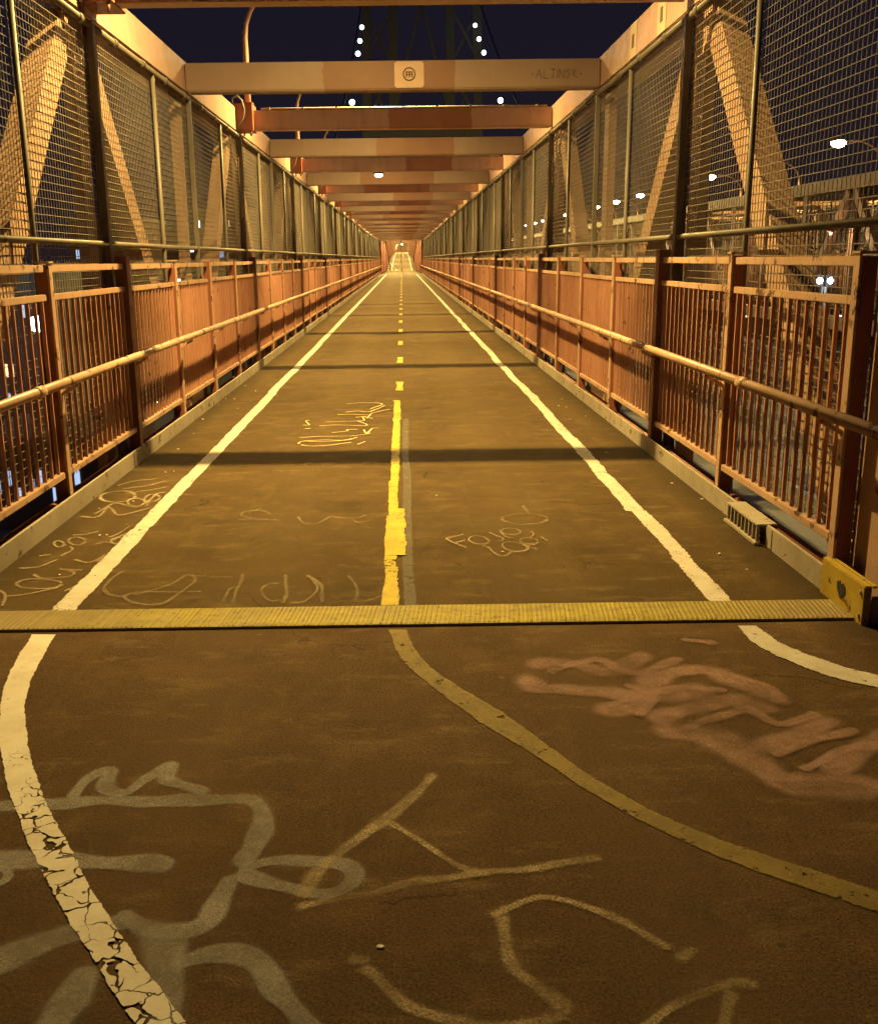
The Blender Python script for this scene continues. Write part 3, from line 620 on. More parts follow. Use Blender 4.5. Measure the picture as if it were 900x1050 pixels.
def handrail_mesh(y0, y1, taper=False):
    b = MB(); pts = [(-.14, y0, .83), (-.14, y1, .83)]
    b.tube(pts, .0285, 12)
    y = math.ceil(y0/PANEL)*PANEL + .3
    while y < y1 - .2:
        b.tube([(-.14, y-.05, .83), (-.14, y+.05, .83)], .0325, 12); y += PANEL*2
    return b.mesh('handrail', M['rail'])
def railing(s, n0, n1, label, near):
    """posts at NODE + PANEL*n; panels between; s = -1 left, 1 right (local x points outwards)"""
    r = root('railing', (X0 + s*P_X, 0, 0), label, 'railing'); 
    r.scale = (s, 1, 1)
    for n in range(n0, n1+1):
        y = NODE + PANEL*n
        q = link('post', POST[1 if n % 4 == 0 else 0], r, (0, y, random.uniform(-.008,.004)))
        q.rotation_euler = (random.uniform(-.004,.004), random.uniform(-.003,.003), 0)
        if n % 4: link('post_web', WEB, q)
        if n == n1: break
        p = link('panel', TOP, r, (random.uniform(-.004,.004), y, random.uniform(-.004,.003)))
        p.rotation_euler = (random.uniform(-.0018,.0018), random.uniform(-.004,.004), random.uniform(-.003,.003))
        link('middle_rail', MID, p); link('bottom_rail', BOT, p)
        if n < near:
            for i in range(NP):
                k = link('picket', PICK, p, (0, G + (PANEL-2*G)*(i+.5)/NP + random.uniform(-.003,.003), 0))
                k.rotation_euler = (random.uniform(-.004,.004), 0, random.uniform(-.06,.06))
        else: link('picket_row', PICKROW, p)
    ya = NODE + PANEL*n0; yb = NODE + PANEL*n1
    y = ya - (.85 if s > 0 else 0)
    while y < yb - .1:
        e = min(y + PANEL*8, yb); link('handrail', handrail_mesh(y, e), r); y = e
    for n in range(n0, n1, 1):
        if n < 24: link('handrail_bracket', BRACK, r, (0, NODE + PANEL*n + .0, 0))
    return r
NL = LAST*2
railing(-1, -4, NL, 'red picket railing with a round handrail along the left side', 6)
rg = railing(1, -2, NL, 'red picket railing with a round handrail along the right side', 6)
b = MB(); b.box(.034, .05, 4.385, 4.51, -.2, 1.40); link('end_plate', b.mesh('end_plate', M['tan'], .003), rg)
b = MB(); b.box(.06, .08, 4.0, 4.33, -.2, 1.40); link('end_plate', b.mesh('end_plate', M['tan'], .003), rg)
# short return run off to the right at the landing
rr = root('railing', (X0 + P_X + .17, 3.93, 0), 'short red railing turning off to the right beside the landing', 'railing')
for n in range(4):
    p = link('panel', TOP, rr, (PANEL*n, 0, 0)); p.rotation_euler = (0, 0, -PI/2)
    link('middle_rail', MID, p); link('bottom_rail', BOT, p); link('picket_row', PICKROW, p)
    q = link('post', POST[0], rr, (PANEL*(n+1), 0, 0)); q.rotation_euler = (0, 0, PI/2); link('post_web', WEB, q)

for s, sd in ((-1, 'left'), (1, 'right')):
    q = root('service_pipe', (X0, 0, 0), 'rusty service pipes running in the gap beneath the ' + sd + ' railing', 'pipe')
    y0 = -5 if s < 0 else 4.5
    for x, z, rad in ((2.10, .03, .035), (2.12, -.10, .055)):
        b = MB(); b.tube([(s*x, y0, z), (s*x, END_Y-2, z)], rad, 8)
        y = y0 + 1
        while y < 40:
            b.tube([(s*x, y-.05, z), (s*x, y+.05, z)], rad*1.22, 8); y += 2.1
        link('pipe', b.mesh('pipe', M['oxide']), q)
    b = MB(); y = math.ceil(y0/PANEL)*PANEL + .7
    while y < END_Y-2:
        xa, xb = sorted((s*2.0, s*2.2)); b.box(xa, xb, y-.04, y+.04, -.21, -.17); y += PANEL
    link('support_row', b.mesh('support_row', M['brown']), q)

# ------------------------------------------------------------------ wire fences
F_X = 2.15
def mesh_panel(y1=PANEL, z0=.12, z1=3.12, sp=.05, w=.0019):
    b = MB(); y = sp*.4
    while y < y1: b.box(-w, w, y-w, y+w, z0, z1); y += sp
    z = z0 + sp*.4
    while z < z1: b.box(-3*w, -w-.0002, 0, y1, z-w, z+w); z += sp
    return b.mesh('mesh_panel', M['fence'])
WIRE = mesh_panel()
b = MB(); b.tube([(-.03,0,.0), (-.03,0,3.15)], .019, 8); POLE0 = b.mesh('pole', M['pole'])
b = MB(); b.box(-.055, -.012, -.028, .028, -.1, 3.15); POLE1 = b.mesh('pole', M['pole'], .003)
b = MB(); b.box(-.06, -.012, -.034, .034, -.2, 3.15); b.box(.0, .014, -.034, .034, -.2, 3.15); POLE2 = b.mesh('pole', M['darkpost'], .003)
def fence(s, n0, n1, label, x=0.0, simple=False):
    r = root('wire_fence', (x + X0 + s*F_X, 0, 0), label, 'fence'); r.scale = (s, 1, 1)
    for n in range(n0, n1+1):
        y = NODE + PANEL*n
        q = link('pole', POLE2 if n % 4 == 0 else (POLE1 if n % 2 == 0 else POLE0), r, (0, y + (.15 if n % 2 else 0), 0))
        q.rotation_euler = (random.uniform(-.006,.006) if n % 2 else 0, 0, 0)
        if n < n1: link('mesh_panel', WIRE, r, (0, y, 0))
    ya = NODE + PANEL*n0; yb = NODE + PANEL*n1
    b = MB(); b.tube([(-.036, ya, 1.63), (-.036, yb, 1.63)], .021, 8); link('middle_pipe', b.mesh('middle_pipe', M['pole']), r)
    b = MB(); b.tube([(-.034, ya, 3.125), (-.034, yb, 3.125)], .026, 8)
    y = ya + .6
    while y < yb:
        b.tube([(-.034, y-.04, 3.125), (-.034, y+.04, 3.125)], .034, 8); y += PANEL*.5
    link('top_pipe', b.mesh('top_pipe', M['pole']), r)
    return r
fence(-1, -5, NL, 'tall wire mesh fence standing along the left of the path')
fence(1, -2, NL, 'tall wire mesh fence standing along the right of the path')

# ------------------------------------------------------------------ steel trusses
ZT, ZB = 3.335, -.38
def truss(s, n0, n1, label, cx, mat='tan'):
    """n counts BAY steps; even n (lamp frames) carry the upper nodes"""
    r = root('steel_truss', (cx, 0, 0), label, 'truss'); r.scale = (s, 1, 1)
    ya, yb = NODE + BAY*n0, NODE + BAY*n1
    y = ya; 
    while y < yb - .1:
        e = min(y + BAY*4, yb)
        b = MB(); b.box(2.125, 2.50, y-.17+.002, e-.17-.002, 3.185, 3.485); link('top_chord', b.mesh('top_chord', M['pink'], .008), r)
        b = MB(); b.box(2.16, 2.48, y-.17, e-.17-.004, -.56, -.22); link('bottom_chord', b.mesh('bottom_chord', M[mat], .008), r)
        y = e
    vb = MB(); vb.box(2.218, 2.295, -.12, .12, -.22, 3.184)
    VM = vb.mesh('vertical', M[mat])
    def diag(dy):
        b = MB(); a = Vector((0, 0, ZT-.25)); c = Vector((0, dy, ZB+.22))
        b.bar((2.305, dy*.06, a.z), (2.305, dy*.94, c.z), .25, .165)
        return b.mesh('diagonal', M[mat])
    DM = {-1: diag(-BAY), 1: diag(BAY)}
    gb = MB(); gb.prism([(-.34,3.18),(.34,3.18),(.22,2.96),(.13,2.86),(-.13,2.86),(-.22,2.96)], 'x', 2.196, 2.213); GT = gb.mesh('gusset_plate', M['pink'])
    gb = MB(); gb.prism([(-.55,-.22),(.55,-.22),(.30,.16),(-.30,.16)], 'x', 2.196, 2.213); GB = gb.mesh('gusset_plate', M[mat])
    for n in range(n0, n1+1):
        y = NODE + BAY*n
        link('vertical', VM, r, (0, y, 0))
        if n % 2 == 0:
            link('gusset_plate', GT, r, (0, y, 0))
            if n > n0: link('diagonal', DM[-1], r, (0, y, 0))
            if n < n1: link('diagonal', DM[1], r, (0, y, 0))
        else: link('gusset_plate', GB, r, (0, y, 0))
    return r
truss(-1, -2, LAST, 'tan steel truss of V diagonals behind the left wire fence', X0)
truss(1, -1, LAST, 'tan steel truss of V diagonals behind the right wire fence', X0)
truss(-1, -1, 34, 'nearer tan steel truss of the other walkway across the tracks', TWIN, 'tan')
truss(1, -1, 34, 'farther tan steel truss of the other walkway across the tracks', TWIN, 'tan')

# ------------------------------------------------------------------ overhead beams
bb = MB(); bb.box(-2.118, 2.118, -.075, .075, 3.185, 3.455); bb.box(-2.10, 2.10, -.083, .083, 3.172, 3.184)
BEAM_E = bb.mesh('cross_beam', M['beam'], .006)
BEAM_2 = bb.mesh('cross_beam', M['beam2'], .006)
bb = MB(); bb.box(-2.118, 2.118, -.075, .075, 3.215, 3.455); bb.box(-2.10, 2.10, -.083, .083, 3.202, 3.214)
BEAM_O = bb.mesh('cross_beam', M['beamp'], .006)
BEAM_0 = bb.mesh('cross_beam', M['beam0'], .006)
cb = MB(); cb.tube([(-1.8, -.07, 3.472), (2.05, -.07, 3.472)], .012, 6)
for i in range(9): cb.box(-1.7+i*.45, -1.675+i*.45, -.09, -.05, 3.455, 3.490)
COND = cb.mesh('conduit', M['galv'])
gx = MB(); gx.box(-2.26, -1.90, -.20, .20, 3.19, 3.53)
gx2 = MB(); gx2.box(-2.30, -1.87, -.21, .21, 3.530, 3.545)
BRK = gx.mesh('bracket', M['oxide'], .006)
bt = MB()
for i in range(4): bt.tube([(-2.2+i*.09, -.17, 3.12), (-2.2+i*.09, -.17, 3.189)], .014, 6)
BOLTS = bt.mesh('bolt_row', M['brown'])
cw = MB(); cw.tube([(-2.10,-.215,3.18), (-2.08,-.222,3.26), (-2.02,-.225,3.34), (-2.00,-.215,3.44), (-2.03,-.21,3.56), (-2.09,-.20,3.62), (-2.16,-.16,3.60), (-2.18,-.08,3.54)], .013, 6)
CABLE = cw.mesh('conduit_loop', M['pole'])
ORD = ['first','second','third','fourth','fifth','sixth','seventh','eighth','ninth','tenth']
for n in range(0, LAST+1):
    y = NODE + BAY*n
    if n == 0: lab = 'nearest steel cross beam overhead, cut by the top edge of the photo'
    elif n == 1: lab = 'steel cross beam with a round sticker on a pale patch overhead'
    elif n < 10: lab = ORD[n] + ' steel cross beam overhead counted from the nearest'
    else: lab = 'patchy tan steel cross beam in the crowded far end of the row'
    odd = n % 2 == 0
    o = link('cross_beam', BEAM_2 if n == 1 else (BEAM_0 if n == 0 else (BEAM_O if odd else BEAM_E)), None, (X0, y, .045 if n == 0 else 0))
    tag(o, lab, 'beam', 'steel beams crossing over the path')
    if odd and n < 12:
        link('bracket', BRK, o); link('bolt_row', BOLTS, o); link('conduit_loop', CABLE, o)
    if odd and n < 20: link('conduit', COND, o)
    if n == 1:
        sb = MB(); sb.prism([(-.115+.0,3.195),(.145,3.195),(.165,3.215),(.165,3.425),(.145,3.445),(-.115,3.445),(-.135,3.425),(-.135,3.215)], 'y', -.0795, -.0765)
        pp = link('pale_patch', sb.mesh('pale_patch', M['palepatch']), o, (.15, 0, 0))
        ring = []; sb = MB()
        sb.tube([(.015+.06*math.cos(a*PI/10), -.083, 3.325+.06*math.sin(a*PI/10)) for a in range(21)], .006, 6, False)
        for x in (-.02, .012, .04): sb.box(x, x+.012, -.085, -.0796, 3.295, 3.35)
        sb.box(-.02, .05, -.0852, -.0796, 3.316, 3.326); sb.box(-.02, .05, -.0854, -.0796, 3.34, 3.35)
        link('sticker', sb.mesh('sticker', M['stickerdark']), pp)
        # pen tag of thin letters near the right end
        sb = MB(); hh = .085
        L = [[(0,0),(.03,1),(.06,0)], [(.012,.4),(.05,.4)], [(.085,1),(.085,0),(.13,0)], [(.15,1),(.20,1),(.175,1),(.175,0),(.15,.15)],
             [(.22,0),(.22,1)], [(.24,0),(.24,1),(.285,0),(.285,1)], [(.35,1),(.31,.8),(.35,.4),(.31,0)], [(.38,0),(.38,1)], [(.425,1),(.38,.5),(.43,0)]]
        for ln in L:
            for a, c in zip(ln[:-1], ln[1:]):
                sb.bar((1.46+a[0]*1.0, -.0775, 3.27+a[1]*hh), (1.46+c[0]*1.0, -.0775, 3.27+c[1]*hh), .007, .002, (0,1,0))
        sb.box(1.42, 1.435, -.0785, -.0762, 3.30, 3.315); sb.box(1.91, 1.925, -.0785, -.0762, 3.30, 3.315)
        link('pen_tag', sb.mesh('pen_tag', M['stickerdark']), o)
    if n == 4:
        q = root('small_lamp', (-.44, y-.13, 3.10), 'small lit lamp fixed under an overhead cross beam', 'lamp')
        sb = MB(); sb.box(-.10, .10, -.05, .05, .045, .085); link('housing', sb.mesh('housing', M['pole'], .006), q)
        sb = MB(); sb.ball((0,0,.02), .085, .05, .045); link('lens', sb.mesh('lens', M['lens_small']), q)
# two pale stickers on the inner face of the right chord
for y, h, lab in ((9.55, .30, 'pale strip with a dark mark on the right top chord, farther of two'), (8.55, .30, 'pale strip with a dark mark on the right top chord, nearer of two')):
    sb = MB(); sb.box(X0+2.119, X0+2.1235, y-.13, y+.13, 3.19, 3.475)
    o = link('pale_strip', sb.mesh('pale_strip', M['creampatch'])); tag(o, lab, 'sticker')
    sb = MB(); sb.box(X0+2.1155, X0+2.1185, y-.035, y+.035, 3.27, 3.38); link('mark', sb.mesh('mark', M['stickerdark']), o)

# ------------------------------------------------------------------ walkway lamps
LX = -.5
pb = MB(); arc = [(-1.98,0,3.35),(-1.98,0,4.38)]
for i in range(1, 9):
    a = PI/2*i/8; arc.append((-1.98+1.1*(1-math.cos(a)), 0, 4.38+.82*math.sin(a)))
arc += [(LX-.25, 0, 5.20)]
pb.tube(arc, [.045,.038]+[.034]*(len(arc)-2), 8)
POLEM = pb.mesh('pole', M['pink'])
hb = MB(); hb.ball((LX+.02,0,5.20), .34, .16, .09, 14, 8); HEAD = hb.mesh('lamp_head', M['pole'])
lb = MB(); lb.ball((LX+.05,0,5.12), .26, .19, .16, 14, 8); LENS = lb.mesh('lens', M['lens'])
pj = MB(); pj.box(-2.05, -1.91, -.07, .07, 3.546, 3.56); FOOT = pj.mesh('foot_plate', M['oxide'])
light = bpy.data.lights.new('sodium_light', 'SPOT'); light.energy = 3600; light.color = LAMP_COL
light.spot_size = math.radians(160); light.spot_blend = 1.0; light.shadow_soft_size = .035
def lamp(x, y, side, label, group, z=0.0, en=None):
    r = root('walkway_lamp', (x, y, z), label, 'street lamp', group); r.scale = (side, 1, 1)
    link('pole', POLEM, r); h = link('lamp_head', HEAD, r); link('lens', LENS, h); link('foot_plate', FOOT, r)
    L = light
    if en:
        L = bpy.data.lights.new('sodium_light', 'POINT'); L.energy = en; L.color = LAMP_COL; L.shadow_soft_size = .1
    lo = bpy.data.objects.new('sodium_light', L); COL.objects.link(lo); lo.parent = r; lo.location = (LX+.05, 0, 4.945)
    return r
nl = 0
for n in range(0, LAST+1, 2):
    y = NODE + BAY*n
    lab = {0: 'curved lamp post above the nearest cross beam', 2: 'curved lamp post rising beside the nearest orange bracket on the left truss', 4: 'curved lamp post second along the left truss'}.get(
        n, 'sodium lamp on a curved post far along the left truss')
    lamp(X0, y + .10 if False else y, 1, lab, 'lamps over the walkway')
TL = ['largest glowing lamp over the other walkway, upper right', 'second largest glowing lamp over the other walkway', 'third glowing lamp over the other walkway from the right',
      'fourth glowing lamp over the other walkway from the right', 'fifth glowing lamp over the other walkway from the right']
# bays on the twin run 33 m out at the first one seen
for i in range(0, 13):
    y = 36.0 + 7.3*i
    lamp(TWIN, y, -1, TL[i] if i < 5 else 'small distant glowing lamp over the other walkway', 'lamps over the other walkway')

# ------------------------------------------------------------------ the other walkway across the tracks
d_ = MB(); d_.box(TWIN-K_IN, TWIN+K_IN, 4.2, 123, -.22, 0); struct(link('other_walkway_deck', d_.mesh('other_walkway_deck', M['asphalt'])))
pr = MB()
for i in range(NP*2):
    yy = (BAY)*(i+.5)/(NP*2); pr.box(-.008, .008, yy-.008, yy+.008, .262, 1.282)
for z0, z1, w in ((1.445,1.487,.012),(1.282,1.32,.013),(.225,.262,.02)): pr.box(-w, w, 0, BAY, z0+.001, z1)
pr.box(-.05,.05,-.05,.05,-.2,1.54)
TPAN = pr.mesh('panel', M['red'])
for s, lab in ((-1, 'red picket railing on the near side of the other walkway'), (1, 'red picket railing on the far side of the other walkway')):
    r = root('railing', (TWIN + s*P_X, 0, 0), lab, 'railing')
    for n in range(-1, 34): link('panel', TPAN, r, (0, NODE + BAY*n, 0))
fence(-1, -2, 64, 'wire mesh fence on the near side of the other walkway', TWIN-X0)
fence(1, -2, 64, 'wire mesh fence on the far side of the other walkway', TWIN-X0)
for n in range(-1, 35):
    o = link('cross_beam', BEAM_E, None, (TWIN, NODE + BAY*n, 0))
    tag(o, 'steel cross beam over the other walkway across the tracks', 'beam', 'steel beams over the other walkway')

# tracks between the walkways
t_ = MB(); t_.box(2.75, 11.6, -9, 140, -1.5, -1.2); struct(link('trackbed', t_.mesh('trackbed', M['track'])))
for x in (4.4, 5.83, 8.4, 9.83):
    b = MB(); b.box(x-.035, x+.035, -9, 140, -1.2, -1.05); o = link('running_rail', b.mesh('running_rail', M['steelrail']))
    tag(o, 'steel running rail on the grey trackbed between the walkways', 'rail', 'running rails of the tracks')
cl = bpy.data.lights.new('cool_light', 'POINT'); cl.energy = 14; cl.color = (.62, .78, 1); cl.shadow_soft_size = .1
def track_lamp(x, y, z, label, double=False):
    r = root('track_lamp', (x, y, -1.2), label, 'lamp', 'cool white lamps beside the tracks')
    h = z + 1.2
    b = MB(); b.tube([(0,0,0),(0,0,h-.1)], .05, 8); link('post', b.mesh('post', M['pole']), r)
    for dx in ((-.09, .09) if double else (0,)):
        b = MB(); b.box(dx-.07, dx+.07, -.02, .10, h-.10, h+.10); q = link('housing', b.mesh('housing', M['black'], .01), r)
        b = MB(); b.ball((dx, -.03, h), .055, .03, .055); link('lens', b.mesh('lens', M['cool']), q)
    lo = bpy.data.objects.new('cool_light', cl); COL.objects.link(lo); lo.parent = r; lo.location = (0, -.25, h)
wl = bpy.data.lights.new('warm_light', 'POINT'); wl.energy = 45; wl.color = (1, .62, .26); wl.shadow_soft_size = .08
for i, y in enumerate((14.5, 21.3, 28.1, 34.9, 41.7, 48.5)):
    r = root('bracket_lamp', (11.93, y, 2.1), 'small warm lamp on the outer face of the nearer truss of the other walkway', 'lamp', 'warm lamps facing the tracks')
    b = MB(); b.box(-.30, .02, -.02, .02, -.02, .02); link('arm', b.mesh('arm', M['oxide']), r)
    b = MB(); b.ball((-.34, 0, -.02), .10, .10, .06); h = link('shade', b.mesh('shade', M['oxide']), r)
    b = MB(); b.ball((-.34, 0, -.085), .06, .06, .04); link('lens', b.mesh('lens', M['lens_small']), h)
    lo = bpy.data.objects.new('warm_light', wl); COL.objects.link(lo); lo.parent = r; lo.location = (-.5, 0, -.2)
track_lamp(7.1, 17.3, 1.05, 'twin cool white lamps on a short post between the tracks', True)
track_lamp(7.1, 28.0, 1.5, 'single cool white lamp on a post farther along the tracks')
track_lamp(7.1, 11.0, -.2, 'low cool white lamp beside the nearest part of the tracks')
track_lamp(7.1, 42.0, 1.6, 'small distant cool lamp on a post along the tracks')

# ------------------------------------------------------------------ the far climb of the path
ZK = [(END_Y, 0.0), (144, -.34), (206, 1.7), (300, 3.1)]
b = MB(); vs = []; fs = []
me = bpy.data.meshes.new('far_path')
for y, z in ZK: vs += [(X0-2.1, y, z-.0), (X0+2.1, y, z-.0), (X0+2.1, y, z-.4), (X0-2.1, y, z-.4)]
for i in range(3):
    for k in range(4): fs.append((4*i+k, 4*i+(k+1)%4, 4*i+4+(k+1)%4, 4*i+4+k))
fs.append((12, 13, 14, 15))
me.from_pydata(vs, [], fs); bm = bmesh.new(); bm.from_mesh(me); bmesh.ops.recalc_face_normals(bm, faces=bm.faces[:]); bm.to_mesh(me); bm.free()
me.materials.append(M['asphalt']); struct(link('far_path', me))
def zat(y):
    for (a, za), (c, zc) in zip(ZK[:-1], ZK[1:]):
        if a <= y <= c: return za + (zc-za)*(y-a)/(c-a)
    return ZK[-1][1]
for x0, x1, lab in ((-1.6,-1.46,'left edge line on the far climbing path'), (1.34,1.47,'right edge line on the far climbing path'), (-.12,.0,'centre line on the far climbing path')):
    me = ribbon([(x0, y) for y, _ in ZK], [(x1, y) for y, _ in ZK], .02)
    for v in me.vertices: v.co.z = zat(min(v.co.y, 300)) + .02
    marking('edge_line', me, M['white'] if 'edge' in lab else M['yellow'], lab)
for s, lab in ((-1, 'tall brown railing on the left of the far climbing path'), (1, 'tall brown railing on the right of the far climbing path')):
    r = root('railing', (X0 + s*2.15, 0, 0), lab, 'railing')
    fb = MB()
    for i in range(60): fb.box(-.01, .01, i*.133+.03, i*.133+.05, .1, 3.3)
    for z in (.15, 1.2, 2.3, 3.3): fb.box(-.02, .02, 0, 8, z, z+.05)
    fb.box(-.08, .08, -.08, .08, -.3, 3.5)
    FP = fb.mesh('panel', M['brown'])
    y = END_Y
    while y < 296:
        p = link('panel', FP, r, (0, y, zat(y))); p.rotation_euler = (math.atan((zat(min(y+8, 300))-zat(y))/8), 0, 0); y += 8
for i, y in enumerate((112, 130, 150, 172, 196, 222, 250, 280)):
    r = lamp(X0, y, 1, 'sodium lamp over the far climbing path', 'lamps over the far climbing path', zat(y) + 1.2, 17000)
r = lamp(X0 + .45, 299, 1, 'bright lamp glowing at the very far end of the path', 'lamp at the far end', zat(299) - 2.75, 20000)
tp = root('added_pier', (X0, 312, -15), 'added masonry pier catching the lamp glow at the very end of the path', 'pier')  # added backing that fills the far gap with lamp glow
b = MB(); b.box(-7, -1.6, -2, 4, 0, 22); b.box(1.6, 7, -2, 4, 0, 22); b.box(-1.6, 1.6, -2, 4, 20.8, 22); b.box(-1.6, 1.6, 1, 4, 0, 20.8)
link('wall', b.mesh('wall', M['brick']), tp)
b = MB(); b.box(-7.3, 7.3, -2.3, 4.3, 22.003, 22.5); link('coping', b.mesh('coping', M['stucco']), tp)
# dark gateway frame where the covered part ends
hd = MB(); hd.box(-3.1, 3.1, -.16, .16, 3.502, 3.9)
fr = root('portal_frame', (X0, END_Y + .4, 0), 'brown steel frame closing the far end of the covered path', 'frame')
for s in (-1, 1):
    b = MB(); b.box(s*2.55-.55, s*2.55+.55, -.15, .15, -.3, 3.5); link('post', b.mesh('post', M['brown'], .01), fr)
link('header', hd.mesh('header', M['oxide'], .01), fr)

# ------------------------------------------------------------------ the bridge tower and its cables
TY = 322
tw = root('bridge_tower', (6.7, TY, -15), 'dark steel lattice bridge tower rising beyond the beams', 'tower')
for x in (-17.2, -8.9, 8.9, 17.4):
    b = MB(); s = -1 if x < 0 else 1
    b.bar((x, 0, 0), (x*.93, 0, 96), 2.6, 2.6)
    link('leg', b.mesh('leg', M['towersteel']), tw)
for z, x in ((20, 18.5), (52, 18), (90, 17.4)):
    b = MB(); b.box(-x, x, -1.1, 1.1, z, z+3.2); link('strut', b.mesh('strut', M['towersteel']), tw)
for s in (-1, 1):
    for z in (24, 38, 56, 73):
        b = MB(); b.bar((s*9, .6, z), (s*16.8, .6, z+14), .8, .8, (0,1,0)); link('brace', b.mesh('brace', M['towersteel']), tw)
        b = MB(); b.bar((s*9, -.6, z+14), (s*16.8, -.6, z), .8, .8, (0,1,0)); link('brace', b.mesh('brace', M['towersteel']), tw)
for s in (-1, 1):
    b = MB(); b.bar((0, 0, 89), (s*8.4, 0, 58), .9, .9, (0,1,0)); link('brace', b.mesh('brace', M['towersteel']), tw)
BEAD = MB().ball((0,0,0), .58, .58, .58, 10, 6).mesh('cable_light', M['bead'])
for s, pts in ((-1, ((371,28),(369,42),(367,55),(363.3,90),(361,105))), (1, ((487,26),(491,40),(496,54),(507.5,90),(513,103)))):
    cx = -9.8 if s < 0 else 21.9
    # main cable of the side span, sagging from the tower top towards the deck
    def cz(y): return 2 + 78*((y-110)/(TY-110))**1.35
    b = MB(); b.tube([(cx + (.6*s)*(TY-y)/50, y, cz(y)) for y in [110 + (TY-110)*i/14 for i in range(15)]], .22, 6)
    o = link('main_cable', b.mesh('main_cable', M['towersteel'])); tag(o, 'main suspension cable strung with lights, ' + ('left' if s < 0 else 'right') + ' of the tower', 'cable')
CABLE_LIGHTS = [(-1, [(-9.8, 291.17, 61.33), (-9.8, 274.33, 54.72), (-9.8, 259.39, 49.03), (-9.8, 234.13, 37.56), (-9.8, 221.36, 32.79)]), (1, [(21.9, 313.34, 66.05), (21.9, 297.9, 59.42), (21.9, 280.55, 52.79), (21.9, 247.04, 39.18), (21.9, 233.62, 34.55)])]
for s, lst in CABLE_LIGHTS:
    for i, (x, y, z) in enumerate(lst):
        o = link('cable_light', BEAD, None, (x, y, z))
        tag(o, ('topmost','second','third','fourth','lowest')[i] + ' white cable light on the string ' + ('left' if s < 0 else 'right') + ' of the tower', 'light', 'string of lights on the cable')

# ------------------------------------------------------------------ city beside the bridge
def building(x0, x1, y0, y1, top, mat, lit, label, dark=True):
    r = root('building', ((x0+x1)/2, (y0+y1)/2, -15), label, 'building')
    w, d, h = (x1-x0)/2, (y1-y0)/2, top+15
    b = MB(); b.box(-w, w, -d, d, 0, h); link('wall', b.mesh('wall', M[mat]), r)
    b = MB(); b.box(-w-.2, w+.2, -d-.2, d+.2, h+.002, h+.5); b.box(-w*.3, w*.2, -d*.3, d*.2, h+.5, h+2.4); link('roof', b.mesh('roof', M['stucco']), r)
    for (fx, fz, ww, hh, kind) in lit:      # windows on the face towards the bridge path
        b = MB(); b.box(fx-ww/2, fx+ww/2, -d-.06, -d-.01, fz-hh/2, fz+hh/2); link('window', b.mesh('window', M[kind]), r)
    return r
random.seed(21)
def wins(w, h, n, kinds, big=1.0):
    out = set(); res = []
    while len(res) < n:
        c = (random.randint(0, int(w*2/2.4)-1), random.randint(0, int(h/3.2)-1))
        if c in out: continue
        out.add(c); res.append((-w + 1.2 + c[0]*2.4, 1.8 + c[1]*3.2, 1.0*big, 1.4*big, random.choice(kinds)))
    return res
MIX = ['win_warm','win_warm','win_cool','win_white']
building(-54, -42, 170, 186, 8, 'brick', wins(6, 22, 12, MIX), 'brown city block with scattered lit windows beyond the left fence')
building(-45, -33, 225, 240, 12, 'stucco', wins(6, 26, 13, MIX), 'grey city block with lit windows farther behind the left fence')
building(-66, -47, 265, 280, 9, 'brick', wins(9, 22, 9, MIX) + [(4, 19.2, 5, .9, 'win_white')], 'wide brown city block with a long bright window strip')
building(-52, -38, 112, 124, 1, 'stucco', wins(7, 15, 11, MIX), 'low grey block with lit windows beyond the near left railing')
building(-27.5, -18, 62, 72, -9.5, 'brick', [(-3.6+i*.72, 2.3 + (i*7 % 3)*.55, .34, .95, 'win_cool') for i in range(11)], 'low shop building with a row of bluish lit windows below the left railing')
building(-90, -74, 150, 170, 14, 'brick', wins(8, 28, 16, MIX), 'tall brown city block with lit windows at the far left')
building(40, 58, 150, 166, 2, 'stucco', wins(9, 16, 10, MIX), 'grey city block with lit windows behind the other walkway')
building(66, 84, 190, 206, 3, 'brick', wins(9, 16, 10, MIX), 'tall brown city block beyond the other walkway')
building(30, 44, 240, 256, 2, 'brick', wins(7, 16, 9, MIX), 'distant brown city block behind the other walkway')

def street_lamp(x, y, ztop, mat, size, label, en, col):
    r = root('street_lamp', (x, y, -15), label, 'street lamp'); h = ztop + 15
    b = MB(); b.tube([(0,0,0), (0,0,h*.92), (.25,-.1,h*.98), (.9,-.3,h)], [.12,.08,.07,.05], 8); link('pole', b.mesh('pole', M['galv']), r)
    b = MB(); b.ball((1.2,-.4,h+.08), .55, .3, .12); q = link('lamp_head', b.mesh('lamp_head', M['galv']), r)
    b = MB(); b.ball((1.25,-.45,h-.02), size, size*.8, size*.7); link('lens', b.mesh('lens', M[mat]), q)
    ld = bpy.data.lights.new('street_light', 'POINT'); ld.energy = en; ld.color = col; ld.shadow_soft_size = .2
    lo = bpy.data.objects.new('street_light', ld); COL.objects.link(lo); lo.parent = r; lo.location = (1.25, -1.2, h-.9)
street_lamp(-36.6, 100, -4.2, 'coolbig', 1.15, 'very bright white floodlight glowing behind the near left railing', 60, (.8,.9,1))
street_lamp(-31.5, 112, -13.2+3.5, 'head', .22, 'small warm street lamp low behind the left railing', 300, (1,.75,.4))
street_lamp(-33.5, 62, -7, 'cool', .2, 'small cool street lamp over the street below the left railing', 250, (.7,.82,1))

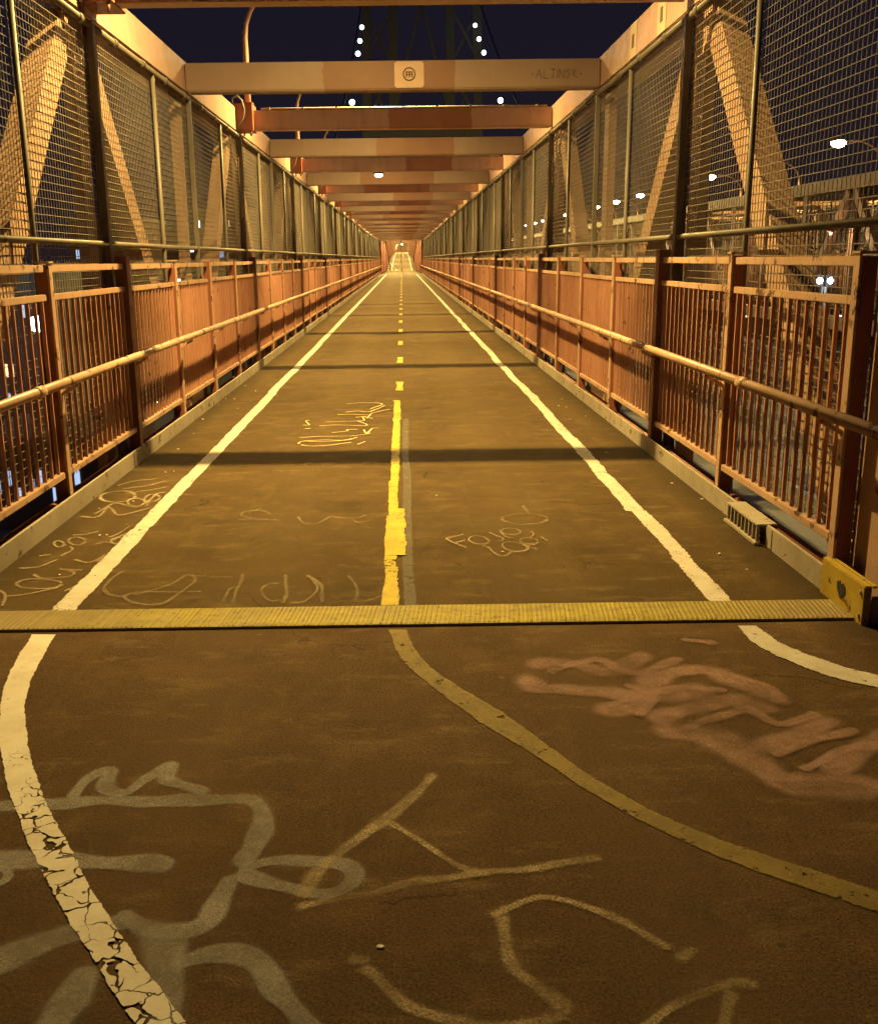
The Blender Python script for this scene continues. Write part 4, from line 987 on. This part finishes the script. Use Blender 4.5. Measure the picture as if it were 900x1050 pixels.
def car(x, y, label):
    r = root('car', (x, y, -14.99), label, 'car')
    b = MB(); prof = [(-2.2,.35),(2.1,.35),(2.2,.7),(1.9,.95),(.9,1.02),(.3,1.45),(-1.1,1.48),(-1.8,1.05),(-2.2,1.0)]
    prof = [(-p[0], p[1]) for p in prof]
    b.prism(prof, 'x', -.88, .88); link('body', b.mesh('body', M['car'], .03), r)
    b = MB(); b.prism([(-.95,1.06),(-.35,1.42),(1.0,1.43),(1.6,1.08)], 'x', -.885, .885); link('side_windows', b.mesh('side_windows', M['glass']), r)
    wb = MB(); wb.prism([(.33*math.cos(a*PI/8), .33*math.sin(a*PI/8)) for a in range(16)], 'x', -.11, .11); W = wb.mesh('wheel', M['tyre'])
    for sx in (-1, 1):
        for yy in (-1.35, 1.35): link('wheel', W, r, (sx*.83, yy, .33))
        h = MB(); h.ball((0,0,0), .15, .06, .11); link('headlight', h.mesh('headlight', M['head']), r, (sx*.66, -2.17, .74))
    return r
car(-27.0, 77, 'dark car with two glowing headlights on the street below the left railing')
car(-29.2, 118, 'dark car with small glowing headlights farther up the street below')

# ------------------------------------------------------------------ camera
f = 1030.0
d1 = Vector((-8, 260, -1030)).normalized()
up = Vector((-52, (f*f - 52*8)/260, f)).normalized()
xa = d1.cross(up).normalized(); up = xa.cross(d1).normalized()
R = Matrix((xa, d1, up))                       # camera axes -> world axes
cam = bpy.data.cameras.new('camera'); co = bpy.data.objects.new('camera', cam); COL.objects.link(co)
cam.sensor_fit = 'VERTICAL'; cam.sensor_height = 36; cam.lens = f*36/1050; cam.shift_x = 30/1050; cam.clip_start = .05; cam.clip_end = 6000
co.matrix_world = Matrix.Translation((0, 0, 1.5)) @ R.to_4x4()
scene.camera = co

# ------------------------------------------------------------------ night sky
w = bpy.data.worlds.new('World'); scene.world = w; w.use_nodes = True
nt = w.node_tree; bg = nt.nodes['Background']
tc = nt.nodes.new('ShaderNodeTexCoord'); sp = nt.nodes.new('ShaderNodeSeparateXYZ'); cr = nt.nodes.new('ShaderNodeValToRGB')
nt.links.new(tc.outputs['Generated'], sp.inputs[0]); nt.links.new(sp.outputs[2], cr.inputs[0])
e = cr.color_ramp.elements
e[0].position = 0; e[0].color = (.0135, .0100, .0140, 1); e[1].position = .35; e[1].color = (.0066, .0066, .0168, 1)
nt.links.new(cr.outputs[0], bg.inputs[0]); bg.inputs[1].default_value = 1.0

vs_ = scene.view_settings
scene.display_settings.display_device = 'sRGB'
vs_.view_transform = 'Standard'; vs_.look = 'None'; vs_.exposure = 0; vs_.gamma = 1; vs_.use_curve_mapping = False
c = scene.cycles
c.use_denoising = True; c.max_bounces = 6; c.diffuse_bounces = 3; c.glossy_bounces = 2; c.transparent_max_bounces = 16
c.caustics_reflective = False; c.caustics_refractive = False; c.sample_clamp_indirect = 4; c.use_light_tree = True
